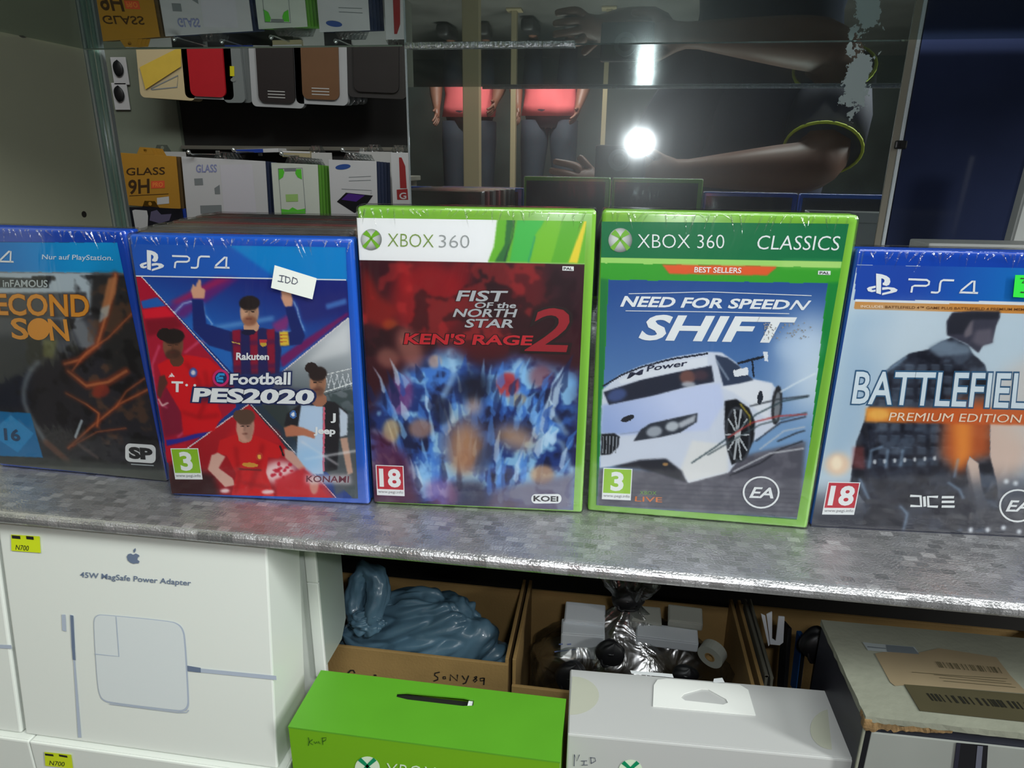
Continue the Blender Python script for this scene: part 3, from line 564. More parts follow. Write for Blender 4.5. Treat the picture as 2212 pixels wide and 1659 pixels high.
for k in range(150):
    x = 120+1040*RNG.rand(); y = 900+640*RNG.rand()
    if y < 900+abs(x-640)*.25-120: continue
    h = 60+110*RNG.rand(); w_ = 9+16*RNG.rand(); b = (x-620)/520*60+30*(RNG.rand()-.5); c = [(70, 130, 215), (140, 195, 242), (40, 84, 170), (205, 230, 250), (24, 36, 84)][RNG.randint(5)]
    A.poly([(x-w_, y), (x-w_*.9+b*.2, y-h*.45), (x+b, y-h), (x+w_*.5+b*.3, y-h*.5), (x+w_, y), (x, y+w_*1.4)], c, .62, 2)
# plain warm stand-in glow at the centre of the flames
A.ell(600, 1270, 100, 150, (196, 146, 106), 0, .85, 34); A.ell(860, 1220, 110, 60, (205, 162, 122), .35, .75, 26); A.ell(370, 1170, 62, 50, (180, 130, 100), 0, .7, 9); A.ell(220, 1180, 44, 60, (215, 185, 130), 0, .75, 8); A.ell(1000, 1410, 62, 50, (200, 150, 100), 0, .75, 8)
A.ell(640, 960, 90, 80, (22, 26, 46), 0, .85, 20); A.ell(640, 1060, 44, 44, (206, 172, 152), 0, .7, 16); A.ell(600, 1340, 50, 60, (160, 108, 78), 0, .5, 14)
A.ell(480, 1080, 50, 70, (30, 36, 60), 0, .7, 8); A.ell(700, 1330, 40, 80, (60, 70, 100), .4, .6, 8)
A.poly([(520, 1440), (700, 1440), (740, 1600), (500, 1600)], (48, 44, 66), .8, 12); A.poly([(750, 1480), (1165, 1400), (1165, 1600), (700, 1600)], (110, 92, 108), .75, 14); A.ell(480, 1500, 90, 70, (150, 70, 130), .3, .5, 14); A.poly([(120, 1160), (300, 1300), (380, 1560), (130, 1560)], (92, 22, 48), .75, 18)
A.ell(170, 1560, 90, 40, (90, 75, 85), 0, .7, 10)
A.poly([(30, 95), (1215, 120), (1205, 340), (40, 312)], (238, 240, 242)); A.poly([(752, 105), (1215, 120), (1205, 340), (706, 326), (735, 250)], (106, 182, 52), 1, 1)
A.poly([(800, 110), (838, 112), (800, 326), (740, 326), (790, 240)], (52, 110, 62), .95, 2); A.poly([(852, 112), (990, 115), (930, 328), (818, 326)], (72, 186, 84), .95, 2); A.poly([(940, 200), (1000, 115), (1085, 118), (1030, 330), (915, 328)], (122, 192, 52), .95, 2)
A.poly([(1090, 118), (1200, 120), (1160, 250), (1110, 332), (1030, 330)], (96, 176, 50), .95, 2); A.poly([(1196, 120), (1212, 120), (1165, 334), (1118, 332)], (232, 210, 60), 1, 1); A.line([(945, 200), (915, 326)], 8, (32, 150, 120), .8, 1)
A.line([(840, 112), (830, 200), (790, 320)], 7, (40, 70, 60), .8, 1)
A.build([(32, 99), (1208, 124), (1162, 1592), (138, 1542)], PRINT, label='printed cover, red above blue flames'); sh = last(fc)
def console_logo(face, z, cx, cy, r, M, parent, xcol, name='sphere_logo'):
    """printed ball: polar grid with printed shading, and a cross of two curved strokes"""
    V = []; C = []; Fc = []; R_, T_ = 8, 28
    for i in range(R_+1):
        for k in range(T_):
            a = 2*math.pi*k/T_; p = face.m(*z(*(cx+r*i/R_*math.cos(a), cy+r*i/R_*math.sin(a)))); V.append((p[0], 0, p[1]))
            s = 205-75*(i/R_)**3-30*(math.cos(a-.9))*(i/R_); C.append(tuple(lin((s, s+4, s+2)))+(1,))
    for i in range(R_):
        for k in range(T_): Fc.append((i*T_+k, i*T_+(k+1) % T_, (i+1)*T_+(k+1) % T_, (i+1)*T_+k))
    me = mesh(V, Fc); ca = me.color_attributes.new('print', 'FLOAT_COLOR', 'POINT'); ca.data.foreach_set('color', np.array(C, np.float32).ravel())
    o = face.put(name, me, PRINT, .00055, parent, 'grey ball logo')
    X = []
    for s in (1, -1):
        X.append([(cx+s*r*.80, cy-r*.50), (cx+s*r*.45, cy-r*.88), (cx+s*r*.15, cy-r*.55), (cx-s*r*.10, cy-r*.12), (cx-s*r*.85, cy+r*.60), (cx-s*r*.55, cy+r*.86), (cx-s*r*.38, cy+r*.60), (cx+s*r*.02, cy+r*.02), (cx+s*r*.22, cy-r*.22)])
    face.put('logo_cross', flat([[face.m(*z(*p)) for p in P] for P in X]), xcol, .0007, parent)
    return o
XG = pm('logo_green', (112, 178, 40)); LGREY = pm('light_grey', (150, 155, 155)); OLIVE = pm('olive_green', (122, 152, 70))
console_logo(fc, z6, 108, 209, 54, ident, sh, XG)
text(fc, 'XBOX', quad_z(z6, [(190, 176), (430, 184), (430, 252), (190, 245)]), OLIVE, .0006, -.012, parent=sh); text(fc, '360', quad_z(z6, [(452, 186), (612, 188), (612, 256), (452, 252)]), LGREY, .0006, -.014, parent=sh)
DK = pm('dark_red', (52, 14, 20))
for s_, P in (('FIST', [(556, 470), (800, 474), (792, 526), (548, 522)]), ('OF the', [(642, 530), (852, 532), (848, 560), (640, 558)]), ('NORTH', [(540, 562), (852, 566), (846, 606), (532, 602)]), ('STAR', [(598, 614), (842, 618), (836, 660), (592, 656)])):
    q = quad_z(z6, P); text(fc, s_, q, DK, .0005, .05, .15, parent=sh, label='dark outline of the title'); text(fc, s_, q, SILVER, .0007, .022, .15, parent=sh, label='silver title print')
text(fc, "KEN'S RAGE", quad_z(z6, [(286, 684), (934, 700), (930, 748), (284, 738)]), pm('black_outline', (30, 10, 14)), .0005, .07, .12, parent=sh, label='dark outline of the subtitle')
text(fc, "KEN'S RAGE", quad_z(z6, [(286, 684), (934, 700), (930, 748), (284, 738)]), pm('title_red', (190, 32, 44)), .0007, .03, .12, parent=sh, label='red subtitle print')
q = quad_z(z6, [(935, 562), (1128, 566), (1110, 782), (905, 775)]); text(fc, '2', q, pm('black_outline'), .0005, .05, .15, parent=sh, label='dark outline of the big number'); text(fc, '2', q, pm('number_red', (150, 26, 38)), .0007, .01, .15, parent=sh, label='big red number print')
P = [fc.m(*z6(*p)) for p in ((1088, 350), (1146, 352), (1146, 374), (1088, 372))]; fc.put('region_mark', flat([P]), WHITE, .0005, sh); text(fc, 'PAL', quad_z(z6, [(1095, 355), (1140, 357), (1140, 369), (1095, 368)]), BLACKP, .0007, .02, parent=sh)
kp = fc.put('maker_mark', flat([[fc.m(*z6(*p)) for p in [(x, z) for x, z in rrect(945, 1100, 1508, 1556, 22)]]]), WHITE, .0005, sh); text(fc, 'KOEI', quad_z(z6, [(958, 1516), (1082, 1520), (1082, 1546), (958, 1543)]), BLACKP, .0007, .03, parent=sh)
rating(fc, quad_z(z6, [(147, 1358), (281, 1364), (287, 1482), (154, 1476)]), '18', pm('rating_red', (190, 28, 50))); wrap(fc)
# ---- case 5: racing game
z7 = Z(2.273, 1250, 430)
fc = game_case('game_case', (.0604, .4021, -.0065, -.0069), 'x', [(1293, 450), (1859, 463), (1751, 1138), (1266, 1104)], 'lime green game case with dark green header and a white racing car on its cover')
A = Art(fc, z7, (56, 160, 44))
A.poly([(80, 100), (1345, 112), (1305, 302), (80, 282)], (8, 112, 66)); A.poly([(80, 282), (1300, 302), (1292, 332), (80, 308)], (160, 214, 110)); A.poly([(1000, 300), (1296, 302), (1292, 332), (1000, 326)], (186, 220, 130), .6, 8)
A.poly([(1228, 405), (1330, 400), (1120, 1610), (1105, 1560)], (22, 132, 58), 1, 3); A.poly([(60, 380), (135, 392), (85, 1500), (60, 1500)], (30, 120, 60), 1, 3); A.poly([(80, 1495), (1110, 1545), (1100, 1620), (60, 1580)], (34, 120, 62), 1, 2)
A.poly([(400, 316), (981, 325), (928, 370), (440, 362)], (226, 92, 44), 1, 1)
I = [(135, 391), (1229, 408), (1108, 1558), (84, 1506)]
A.grad(I, (36, 78, 148), (120, 158, 200), (640, 400), (640, 1150)); A.lay(A.mask(I)*blur(A.mask(circ(1150, 800, 150, 260)), 30), (215, 228, 240), .85)
A.ell(1080, 720, 110, 70, (190, 210, 232), 0, .6, 20); A.poly([(90, 1320), (500, 1330), (1125, 1180), (1108, 1558), (82, 1506)], (84, 84, 96), 1, 8)
N = fractal((A.ny, A.nx), 26, 3, 3); A.lay(A.mask([(90, 1320), (500, 1330), (1125, 1180), (1108, 1558), (82, 1506)])*np.clip((N-.5)*5, 0, 1), (120, 118, 130), .5, 2)
for y in range(1390, 1540, 22): A.line([(100, y), (1090, y+26)], 6, (58, 58, 70), .5, 2)
A.line([(790, 800), (925, 765)], 14, (30, 38, 52)); A.line([(858, 780), (865, 865)], 9, (30, 38, 52)); A.poly([(913, 742), (934, 746), (938, 792), (918, 788)], (226, 232, 240))
BODY = [(105, 935), (190, 862), (300, 815), (470, 770), (640, 744), (705, 748), (775, 795), (855, 876), (955, 896), (985, 930), (1000, 1080), (965, 1120), (868, 1180), (745, 1335), (545, 1388), (505, 1345), (420, 1275), (98, 1318)]
A.poly(BODY, (208, 216, 232), 1, 1); A.grad([(105, 1010), (600, 905), (700, 900), (720, 1000), (640, 1130), (200, 1155), (100, 1150)], (196, 208, 240), (150, 172, 222), (420, 940), (150, 1130), .9, 5)
A.poly([(560, 1180), (740, 1200), (742, 1335), (545, 1386), (500, 1330)], (228, 228, 226), .8, 5); A.poly([(700, 920), (860, 880), (960, 900), (940, 1080), (860, 1010), (760, 940)], (226, 230, 238), .9, 3)
A.poly([(112, 945), (300, 885), (480, 845), (655, 812), (668, 892), (540, 915), (360, 962), (140, 1008)], (36, 42, 60), 1, 1); A.ell(535, 870, 40, 34, (120, 80, 74), 0, .9, 4); A.ell(180, 960, 50, 30, (74, 94, 150), -.3, .8, 5); A.ell(600, 860, 40, 26, (84, 60, 70), 0, .7, 5); A.ell(540, 905, 36, 14, (190, 196, 205), 0, .8, 3)
A.poly([(186, 888), (300, 842), (470, 795), (634, 768), (636, 812), (480, 842), (300, 882), (200, 906)], (222, 228, 238), 1, 1); A.line([(112, 915), (200, 862), (300, 822), (450, 782), (632, 754)], 10, (36, 42, 60))
A.poly([(672, 760), (735, 774), (790, 812), (865, 882), (790, 900), (715, 912)], (52, 64, 88), 1, 1); A.line([(680, 790), (740, 880)], 10, (150, 165, 185), .7, 2); A.poly([(762, 836), (835, 820), (840, 856), (770, 868)], (230, 234, 240))
A.poly([(722, 985), (780, 975), (845, 1020), (875, 1090), (868, 1180), (830, 1260), (760, 1300), (738, 1230), (722, 1120)], (26, 28, 34), 1, 1)
wc = (788, 1150); A.ell(790, 1150, 62, 138, (66, 70, 78), -.08, 1, 1); A.ell(790, 1150, 52, 122, (28, 30, 36), -.08, 1, 1)
for k in range(10):
    a = 2*math.pi*k/10; A.line([wc, (wc[0]+56*math.cos(a), wc[1]+128*math.sin(a))], 9, (176, 182, 188), .95)
A.ell(788, 1150, 14, 26, (190, 196, 200)); A.line([(800, 1000), (848, 1060), (850, 1100)], 8, (200, 180, 60), .8, 1)
A.ell(982, 1005, 26, 96, (34, 36, 42), .08, 1, 1); A.ell(984, 1010, 15, 70, (120, 126, 134), .08, 1, 2)
A.poly([(266, 1186), (300, 1130), (350, 1098), (588, 1045), (582, 1090), (500, 1142), (400, 1165)], (48, 54, 66), 1, 1); A.ell(370, 1138, 40, 26, (170, 178, 190), -.2, .9, 3); A.ell(460, 1112, 34, 24, (196, 204, 214), -.2, .9, 3); A.poly([(490, 1095), (580, 1052), (572, 1088), (500, 1122)], (210, 216, 226), .8, 3)
A.poly([(104, 1152), (170, 1148), (196, 1165), (190, 1215), (150, 1252), (102, 1256)], (30, 34, 42), 1, 1)
for k in range(5): A.line([(114+k*17, 1164), (112+k*16, 1246)], 5, (140, 146, 156), .9)
A.line([(200, 1152), (300, 1138)], 4, (130, 140, 160), .8, 1)
A.ell(235, 1075, 36, 14, (34, 38, 48), -.35); A.ell(898, 968, 14, 34, (40, 46, 58), .1); A.poly([(160, 1312), (300, 1278), (430, 1270), (510, 1330), (535, 1388), (400, 1345), (300, 1322)], (40, 42, 52), 1, 4); A.ell(428, 1298, 14, 8, (200, 150, 90), 0, .8, 1)
for P, c in (([(560, 1290), (680, 1210), (760, 1150), (880, 1050), (1010, 985), (1135, 962)], (40, 60, 68)), ([(640, 1250), (760, 1180), (900, 1100), (1130, 1040)], (70, 84, 90)), ([(740, 1165), (860, 1090), (990, 1058), (1130, 1048)], (178, 60, 60)), ([(750, 1350), (900, 1290), (1000, 1220), (1110, 1180)], (36, 38, 46)), ([(770, 1330), (950, 1240), (1115, 1215)], (205, 208, 214)), ([(850, 1010), (990, 975), (1140, 958)], (44, 50, 58)), ([(880, 1180), (1000, 1090), (1125, 1060)], (40, 42, 52)), ([(900, 1220), (1020, 1130), (1120, 1110)], (190, 196, 204)), ([(1000, 940), (1070, 900), (1170, 850)], (225, 235, 242)), ([(990, 1180), (1080, 1140), (1120, 1128)], (36, 38, 44))):
    A.line(P, 9, c, .8, 1)
A.build([(95, 104), (1333, 117), (1086, 1562), (80, 1502)], PRINT, label='printed cover with a white racing car'); sh = last(fc)
console_logo(fc, z7, 190, 196, 60, ident, sh, XG)
text(fc, 'XBOX 360', quad_z(z7, [(275, 165), (714, 168), (714, 238), (275, 235)]), WHITE, .0006, -.012, parent=sh); text(fc, 'CLASSICS', quad_z(z7, [(878, 172), (1288, 176), (1282, 248), (872, 242)]), WHITE, .0006, -.006, .08, parent=sh)
text(fc, 'BEST SELLERS', quad_z(z7, [(566, 328), (800, 332), (798, 358), (564, 354)]), WHITE, .0006, .015, parent=sh)
P = [fc.m(*z7(*p)) for p in ((1182, 346), (1244, 347), (1243, 367), (1181, 365))]; fc.put('region_mark', flat([P]), WHITE, .0005, sh); text(fc, 'PAL', quad_z(z7, [(1190, 350), (1238, 351), (1237, 363), (1189, 362)]), BLACKP, .0007, .02, parent=sh)
q = quad_z(z7, [(205, 472), (1030, 490), (1024, 534), (196, 522)]); text(fc, 'NEED FOR SPEED', q, WHITE, .0006, .03, .25, parent=sh, label='white slanted title print')
text(fc, 'N', quad_z(z7, [(1056, 490), (1130, 492), (1110, 538), (1040, 536)]), WHITE, .0006, .01, .35, parent=sh)
fc.put('title_rule', ribbon([[fc.m(*z7(*p)) for p in ((235, 460), (640, 450), (1150, 468))], [fc.m(*z7(*p)) for p in ((220, 544), (640, 548), (1040, 556))]], .0004), WHITE, .0006, sh)
text(fc, 'SHIFT', quad_z(z7, [(318, 566), (1030, 576), (1000, 696), (290, 684)]), WHITE, .0006, .03, .25, parent=sh, label='large white slanted title print')
P = []
for k in range(70):
    x = 915+RNG.rand()**1.3*240; y = 600+RNG.rand()*85; r = 3+4*RNG.rand(); P.append([fc.m(*z7(x+r*math.cos(a), y+r*math.sin(a))) for a in (0, 1.9, 4)])
o = fc.put('flying_flecks', flat(P), pm('fleck', (150, 150, 150)), .00065, sh); o['kind'] = 'stuff'
text(fc, 'Power', quad_z(z7, [(330, 814), (520, 784), (520, 812), (330, 842)]), pm('ink_blue', (40, 46, 70)), .0006, .02, .2, parent=sh); text(fc, 'M', quad_z(z7, [(240, 848), (300, 832), (300, 856), (232, 878)]), pm('ink_blue'), .0006, .02, .2, parent=sh)
text(fc, 'LIVE', quad_z(z7, [(278, 1456), (412, 1460), (412, 1484), (276, 1480)]), pm('orange', (206, 116, 60)), .0006, .01, parent=sh); text(fc, 'XBOX', quad_z(z7, [(300, 1428), (384, 1430), (384, 1448), (300, 1446)]), pm('logo_green'), .0006, -.01, parent=sh)
def ea_logo(face, z, cx, cy, r, sh):
    face.put('maker_ring', flat([[[face.m(*z(*p)) for p in circ(cx, cy, r, r*.86)], [face.m(*z(*p)) for p in circ(cx, cy, r*.90, r*.77)]]]), WHITE, .0006, sh)
    text(face, 'EA', quad_z(z, [(cx-r*.55, cy-r*.28), (cx+r*.62, cy-r*.25), (cx+r*.62, cy+r*.30), (cx-r*.62, cy+r*.28)]), WHITE, .0006, .02, .3, parent=sh)
ea_logo(fc, z7, 907, 1430, 92, sh)
rating(fc, quad_z(z7, [(120, 1322), (257, 1326), (252, 1444), (115, 1440)]), '3', pm('rating_green2', (150, 200, 46))); wrap(fc)
# ---- case 6: military game
z8 = Z(2.513, 1740, 520)
fc = game_case('game_case', (.1986, .410, .0624, -.0135), 'p', [(1847, 551), (2423, 566), (2242, 1160), (1756, 1134)], 'blue game case with pale cover and a dark soldier seen from behind', BLUE2)
A = Art(fc, z8, (192, 210, 224))
A.grad([(265, 165), (1800, 190), (1800, 400), (255, 352)], (30, 72, 170), (10, 140, 214), (600, 250), (1500, 280)); A.poly([(262, 350), (1800, 385), (1800, 400), (262, 363)], (225, 232, 238)); A.poly([(258, 362), (1800, 400), (1800, 450), (255, 402)], (206, 140, 66))
A.poly([(235, 410), (500, 420), (300, 1100), (80, 1300)], (150, 180, 208), .6, 30); A.ell(560, 560, 260, 160, (196, 210, 222), 0, .6, 40); A.ell(900, 1150, 330, 220, (220, 186, 168), 0, .8, 30); A.ell(1300, 900, 300, 240, (214, 200, 190), 0, .6, 30)
A.poly([(60, 1380), (1400, 1280), (1400, 1640), (30, 1600)], (62, 66, 80), .95, 40); A.poly([(60, 1480), (1400, 1440), (1400, 1640), (30, 1600)], (44, 46, 58), .9, 20); A.ell(180, 1220, 70, 60, (245, 205, 170), 0, .8, 10); A.ell(175, 1215, 30, 36, (250, 235, 210), 0, .9, 6)
FIG = [(790, 555), (730, 580), (660, 620), (560, 640), (470, 700), (400, 760), (350, 900), (320, 1000), (280, 1100), (260, 1230), (250, 1320), (330, 1420), (320, 1540), (980, 1580), (900, 1400), (870, 1250), (890, 1180), (940, 1220), (960, 1350), (1000, 1460), (1050, 1470), (1040, 1330), (1000, 1180), (1000, 800), (970, 700), (900, 640), (880, 600)]
A.poly(FIG, (42, 46, 60), 1, 2)
N = fractal((A.ny, A.nx), 22, 4, 8); M = A.mask(FIG); A.lay(M*np.clip((N-.52)*7, 0, 1), (92, 106, 126), .55, 1); A.lay(M*np.clip((.45-N)*9, 0, 1), (22, 24, 36), .8, 1)
for gy in range(700, 1200, 62):
    for gx in range(400, 760, 70):
        if inside(FIG, np.array([[gx+20.]]), np.array([[gy+20.]]))[0, 0]:
            A.poly([(gx, gy), (gx+46, gy+4), (gx+44, gy+40), (gx-2, gy+36)], tuple(np.array((62, 74, 92))+36*RNG.rand()), .55, 4); A.line([(gx, gy), (gx+40, gy+4)], 6, (130, 148, 170), .35, 2)
A.poly([(330, 1240), (880, 1225), (960, 1560), (330, 1560)], (40, 40, 52), .55, 4); A.poly([(260, 1130), (320, 1130), (330, 1250), (260, 1240)], (150, 60, 56), .5, 5)
A.lay(M*blur(A.mask([(760, 900), (1010, 880), (1010, 1180), (900, 1200), (850, 1280), (740, 1180)]), 10), (206, 96, 42), .85); A.lay(M*blur(A.mask([(800, 980), (900, 1000), (900, 1180), (820, 1260)]), 8), (240, 150, 60), .8)
A.poly([(660, 610), (740, 570), (880, 600), (900, 640), (720, 660)], (120, 138, 158), .8, 5)
A.poly([(765, 545), (762, 470), (790, 425), (900, 415), (1050, 420), (1052, 450), (1030, 500), (1015, 560), (1012, 585), (960, 600), (935, 640), (870, 590), (800, 560)], (62, 62, 78), 1, 2); A.poly([(850, 500), (905, 460), (900, 540), (862, 560)], (120, 112, 122), .8, 3); A.poly([(765, 540), (765, 470), (800, 424), (1052, 420), (1045, 460), (900, 460), (850, 540)], (38, 40, 52), .95, 3); A.poly([(920, 520), (1010, 510), (1012, 585), (950, 605), (900, 580)], (110, 104, 118), .7, 5)
for k in range(7): A.ell(380+k*54, 1210-k*3, 9, 12, (225, 230, 235), 0, .8, 2)
for P in ([(350, 1240), (360, 1150), (420, 1130)], [(440, 1240), (450, 1150)], [(520, 1230), (530, 1150)], [(430, 740), (540, 660)], [(540, 1560), (560, 1480), (520, 1440)], [(780, 1320), (840, 1360), (860, 1400)], [(810, 1290), (830, 1200)], [(300, 1300), (350, 1400)]): A.line(P, 14, (140, 168, 196), .7, 3)
for (x, y) in ((900, 1565), (990, 1565), (1075, 1555), (1160, 1575), (1090, 1315), (1140, 1325)): A.ell(x, y, 13, 13, (232, 238, 245), 0, .9, 3)
A.grad([(330, 924), (1500, 940), (1500, 1030), (325, 1000)], (232, 150, 60), (205, 96, 44), (330, 960), (650, 960), .95, 3); A.ell(400, 962, 60, 30, (245, 196, 96), 0, .7, 8)
A.build([(266, 163), (1690, 200), (1272, 1630), (42, 1552)], PRINT, label='printed cover with a dark soldier figure'); sh = last(fc)
Mb = lambda x, y: (320+(x-95)*1.27, 210+(y-192)*1.04+(x-95)*.02)
emblem_ps(fc, z8, Mb, sh); Mb2 = lambda x, y: (548+(x-272)*1.215, 243+(y-226)*1.12); ps4_text(fc, z8, Mb2, sh)
BLUEO = pm('outline_blue', (46, 92, 130)); q = quad_z(z8, [(262, 735), (1330, 752), (1325, 935), (250, 900)])
text(fc, 'BATTLEFIELD', q, BLUEO, .0005, .045, .06, parent=sh, label='blue outline of the title'); text(fc, 'BATTLEFIELD', q, pm('ice', (212, 226, 236)), .0007, .012, .06, parent=sh, label='pale bold title print')
text(fc, 'PREMIUM EDITION', quad_z(z8, [(455, 950), (1165, 965), (1160, 1008), (450, 994)]), pm('cream', (238, 222, 200)), .0006, 0, .12, parent=sh)
text(fc, 'INCLUDES', quad_z(z8, [(290, 380), (412, 383), (412, 396), (290, 393)]), pm('cream'), .0006, .01, parent=sh); text(fc, 'BATTLEFIELD 4\u2122 GAME PLUS BATTLEFIELD 4 PREMIUM MEMBERSHIP', quad_z(z8, [(425, 384), (1290, 404), (1290, 418), (424, 398)]), pm('brown_ink', (110, 66, 30)), .0006, .01, parent=sh)
L = lambda *P: [fc.m(*z8(*p)) for p in P]
fc.put('lettering', ribbon([L((572, 1386), (628, 1388), (632, 1440), (574, 1438)), L((648, 1390), (652, 1442)), L((722, 1392), (668, 1391), (671, 1441), (722, 1443)), L((742, 1394), (808, 1394)), L((742, 1418), (810, 1418)), L((742, 1442), (812, 1443))], .0016), WHITE, .0006, sh, 'white maker name print')
ea_logo(fc, z8, 1150, 1440, 100, sh)
st = fc.put('paper_sticker', flat([L((1122, 220), (1290, 224), (1285, 350), (1110, 338))]), mat('green_sticker', (40, 214, 60), .5), .0024, None, 'bright green paper sticker at the upper right')
fc.put('handwriting', ribbon([L((1150, 238), (1180, 240), (1160, 262), (1185, 262)), L((1150, 312), (1186, 314))], .0006), MARK, .0026, st)
rating(fc, quad_z(z8, [(135, 1316), (298, 1320), (274, 1448), (112, 1446)]), '18', pm('rating_red')); wrap(fc)
# ---- case 1: dark cover with gold title
z4 = Z(2.552, 0, 450)
fc = game_case('game_case', (-.3662, .3977, -.0195, -.0146), 'p', [(-138, 486), (270, 507), (363, 1038), (-3, 1007)], 'blue game case at the left edge with dark cover and gold capitals', BLUE2)
A = Art(fc, z4, (42, 40, 48))
A.grad([(-400, 185), (650, 208), (690, 372), (-400, 345)], (28, 112, 196), (10, 150, 214), (-200, 200), (400, 200)); A.poly([(-400, 345), (690, 372), (700, 500), (400, 640), (-400, 470)], (172, 186, 196), 1, 4)
A.poly([(510, 370), (740, 380), (820, 900), (600, 900), (500, 560)], (40, 38, 40), .95, 8); A.poly([(-200, 560), (540, 620), (560, 800), (200, 800), (-200, 900)], (84, 88, 98), .8, 14); A.poly([(380, 620), (460, 620), (540, 760), (500, 860)], (140, 146, 152), .6, 8)
A.poly([(-300, 720), (150, 700), (200, 1100), (-300, 1120)], (26, 30, 48), .9, 16)
N = fractal((A.ny, A.nx), 16, 4, 12); A.lay(A.mask([(180, 380), (760, 380), (900, 1420), (0, 1400)])*np.clip((.44-N)*8, 0, 1), (18, 16, 20), .8, 1); A.lay(A.mask([(480, 380), (760, 380), (900, 1300), (500, 1300)])*np.clip((N-.58)*8, 0, 1), (110, 74, 52), .6, 1)
for P, wd in (([(640, 380), (600, 560), (540, 760), (440, 840), (360, 860)], 34), ([(730, 590), (600, 720), (480, 800), (400, 900)], 14), ([(380, 900), (480, 980), (600, 960), (700, 900)], 40), ([(820, 1000), (660, 1080), (500, 1210), (380, 1320)], 22), ([(700, 1210), (540, 1230), (400, 1310)], 10), ([(370, 1020), (480, 1080), (550, 1130), (540, 1200)], 24), ([(800, 940), (700, 1010), (640, 1100)], 14)):
    A.line(P, wd, (150, 62, 34), .7, 5); A.line(P, wd*.35, (214, 130, 80), .6, 1)
A.poly([(600, 400), (650, 390), (640, 480), (590, 600), (560, 580)], (196, 130, 84), .8, 3); A.poly([(560, 560), (610, 540), (600, 600), (550, 640)], (170, 186, 190), .7, 3); A.ell(560, 1010, 50, 34, (160, 50, 34), -.3, .7, 6)
A.poly([(200, 850), (380, 840), (480, 1060), (460, 1300), (280, 1330), (160, 1180), (130, 1000)], (46, 42, 46), .45, 26); A.line([(215, 850), (175, 890), (145, 950), (132, 1010), (136, 1070), (160, 1130), (195, 1190), (250, 1280)], 26, (140, 152, 160), .6, 8); A.line([(455, 1170), (420, 1260)], 14, (190, 205, 215), .8, 2)
A.line([(260, 1290), (330, 1350), (385, 1400)], 40, (110, 76, 64), .8, 6); A.line([(440, 1300), (540, 1370)], 22, (86, 74, 74), .8, 4)
A.poly([(240, 720), (320, 720), (300, 830), (240, 820)], (120, 120, 60), .6, 5)
A.poly([(-400, 1330), (920, 1420), (920, 1520), (-400, 1440)], (62, 66, 66), .9, 10); A.poly([(-400, 1395), (925, 1440), (928, 1500), (-400, 1450)], (92, 96, 92), .8, 4)
A.poly([(-400, 1095), (170, 1128), (240, 1372), (-400, 1350)], (26, 116, 176), .95, 1); A.poly([(-60, 1240), (60, 1138), (190, 1240), (100, 1345)], (40, 140, 200), .9, 1)
A.poly([(-400, 470), (480, 472), (500, 610), (-400, 600)], (52, 50, 54), .8, 4); A.poly([(60, 600), (380, 616), (400, 736), (80, 720)], (62, 62, 66), .6, 6)
A.poly([(-100, 380), (270, 396), (275, 446), (-100, 440)], (36, 38, 42), .8, 2)
A.build([(-350, 182), (648, 209), (922, 1497), (-10, 1404)], PRINT, label='dark printed cover with orange smoke'); sh = last(fc)
GOLD = pm('gold', (214, 142, 44)); GOLDD = pm('deep_gold', (150, 84, 30))
ps4_text(fc, z4, lambda x, y: (0+(x-502)*.96, 242+(y-236)*1.02), sh, only=1)
text(fc, 'PS', quad_z(z4, [(-190, 240), (-25, 244), (-25, 300), (-190, 294)]), WHITE, .0006, -.005, parent=sh)
text(fc, 'Nur auf PlayStation.', quad_z(z4, [(240, 264), (628, 276), (626, 312), (238, 298)]), pm('ice'), .0006, .01, parent=sh)
text(fc, 'SECOND', quad_z(z4, [(-95, 474), (492, 488), (496, 604), (-80, 584)]), GOLDD, .0005, .035, parent=sh, label='dark gold outline of the title'); text(fc, 'SECOND', quad_z(z4, [(-95, 474), (492, 488), (496, 604), (-80, 584)]), GOLD, .0007, .02, parent=sh, label='gold title print')
text(fc, 'S', quad_z(z4, [(66, 608), (150, 611), (162, 724), (76, 718)]), GOLD, .0007, .02, parent=sh, label='gold title print'); text(fc, 'N', quad_z(z4, [(272, 616), (372, 620), (388, 732), (288, 728)]), GOLD, .0007, .02, parent=sh, label='gold title print')
fc.put('title_disc', flat([[fc.m(*z4(*p)) for p in circ(220, 668, 62, 60)]]), GOLD, .00075, sh, 'solid gold disc in the title')
text(fc, 'inFAMOUS', quad_z(z4, [(20, 398), (268, 404), (268, 442), (22, 436)]), pm('pale_grey', (176, 186, 190)), .0006, .02, parent=sh)
text(fc, '16', quad_z(z4, [(25, 1212), (108, 1220), (114, 1280), (30, 1274)]), pm('dark_blue', (20, 60, 100)), .0006, .03, parent=sh)
lg = fc.put('maker_mark', flat([[fc.m(*z4(x, z+(x-780)*.06)) for x, z in rrect(696, 862, 1296, 1396, 26)]]), WHITE, .0005, sh); text(fc, 'SP', quad_z(z4, [(722, 1314), (836, 1322), (842, 1378), (726, 1370)]), BLACKP, .0007, .06, parent=sh)
fc.put('mark_rule', ribbon([[fc.m(*z4(728, 1405)), fc.m(*z4(852, 1412))]], .0008), pm('pale_grey'), .0006, sh); wrap(fc)
# ---- blue case right of the frame (its back shows in the mirror)
fc = game_case('game_case', (.338, .408, .02, 0), 'p', None, 'blue game case right of the soldier case, shown only by its back in the mirror', BLUE)
link('front_sheet', boxm(-.0625, .0625, -.0004, -.0001, .005, .165), INNER, fc.root)
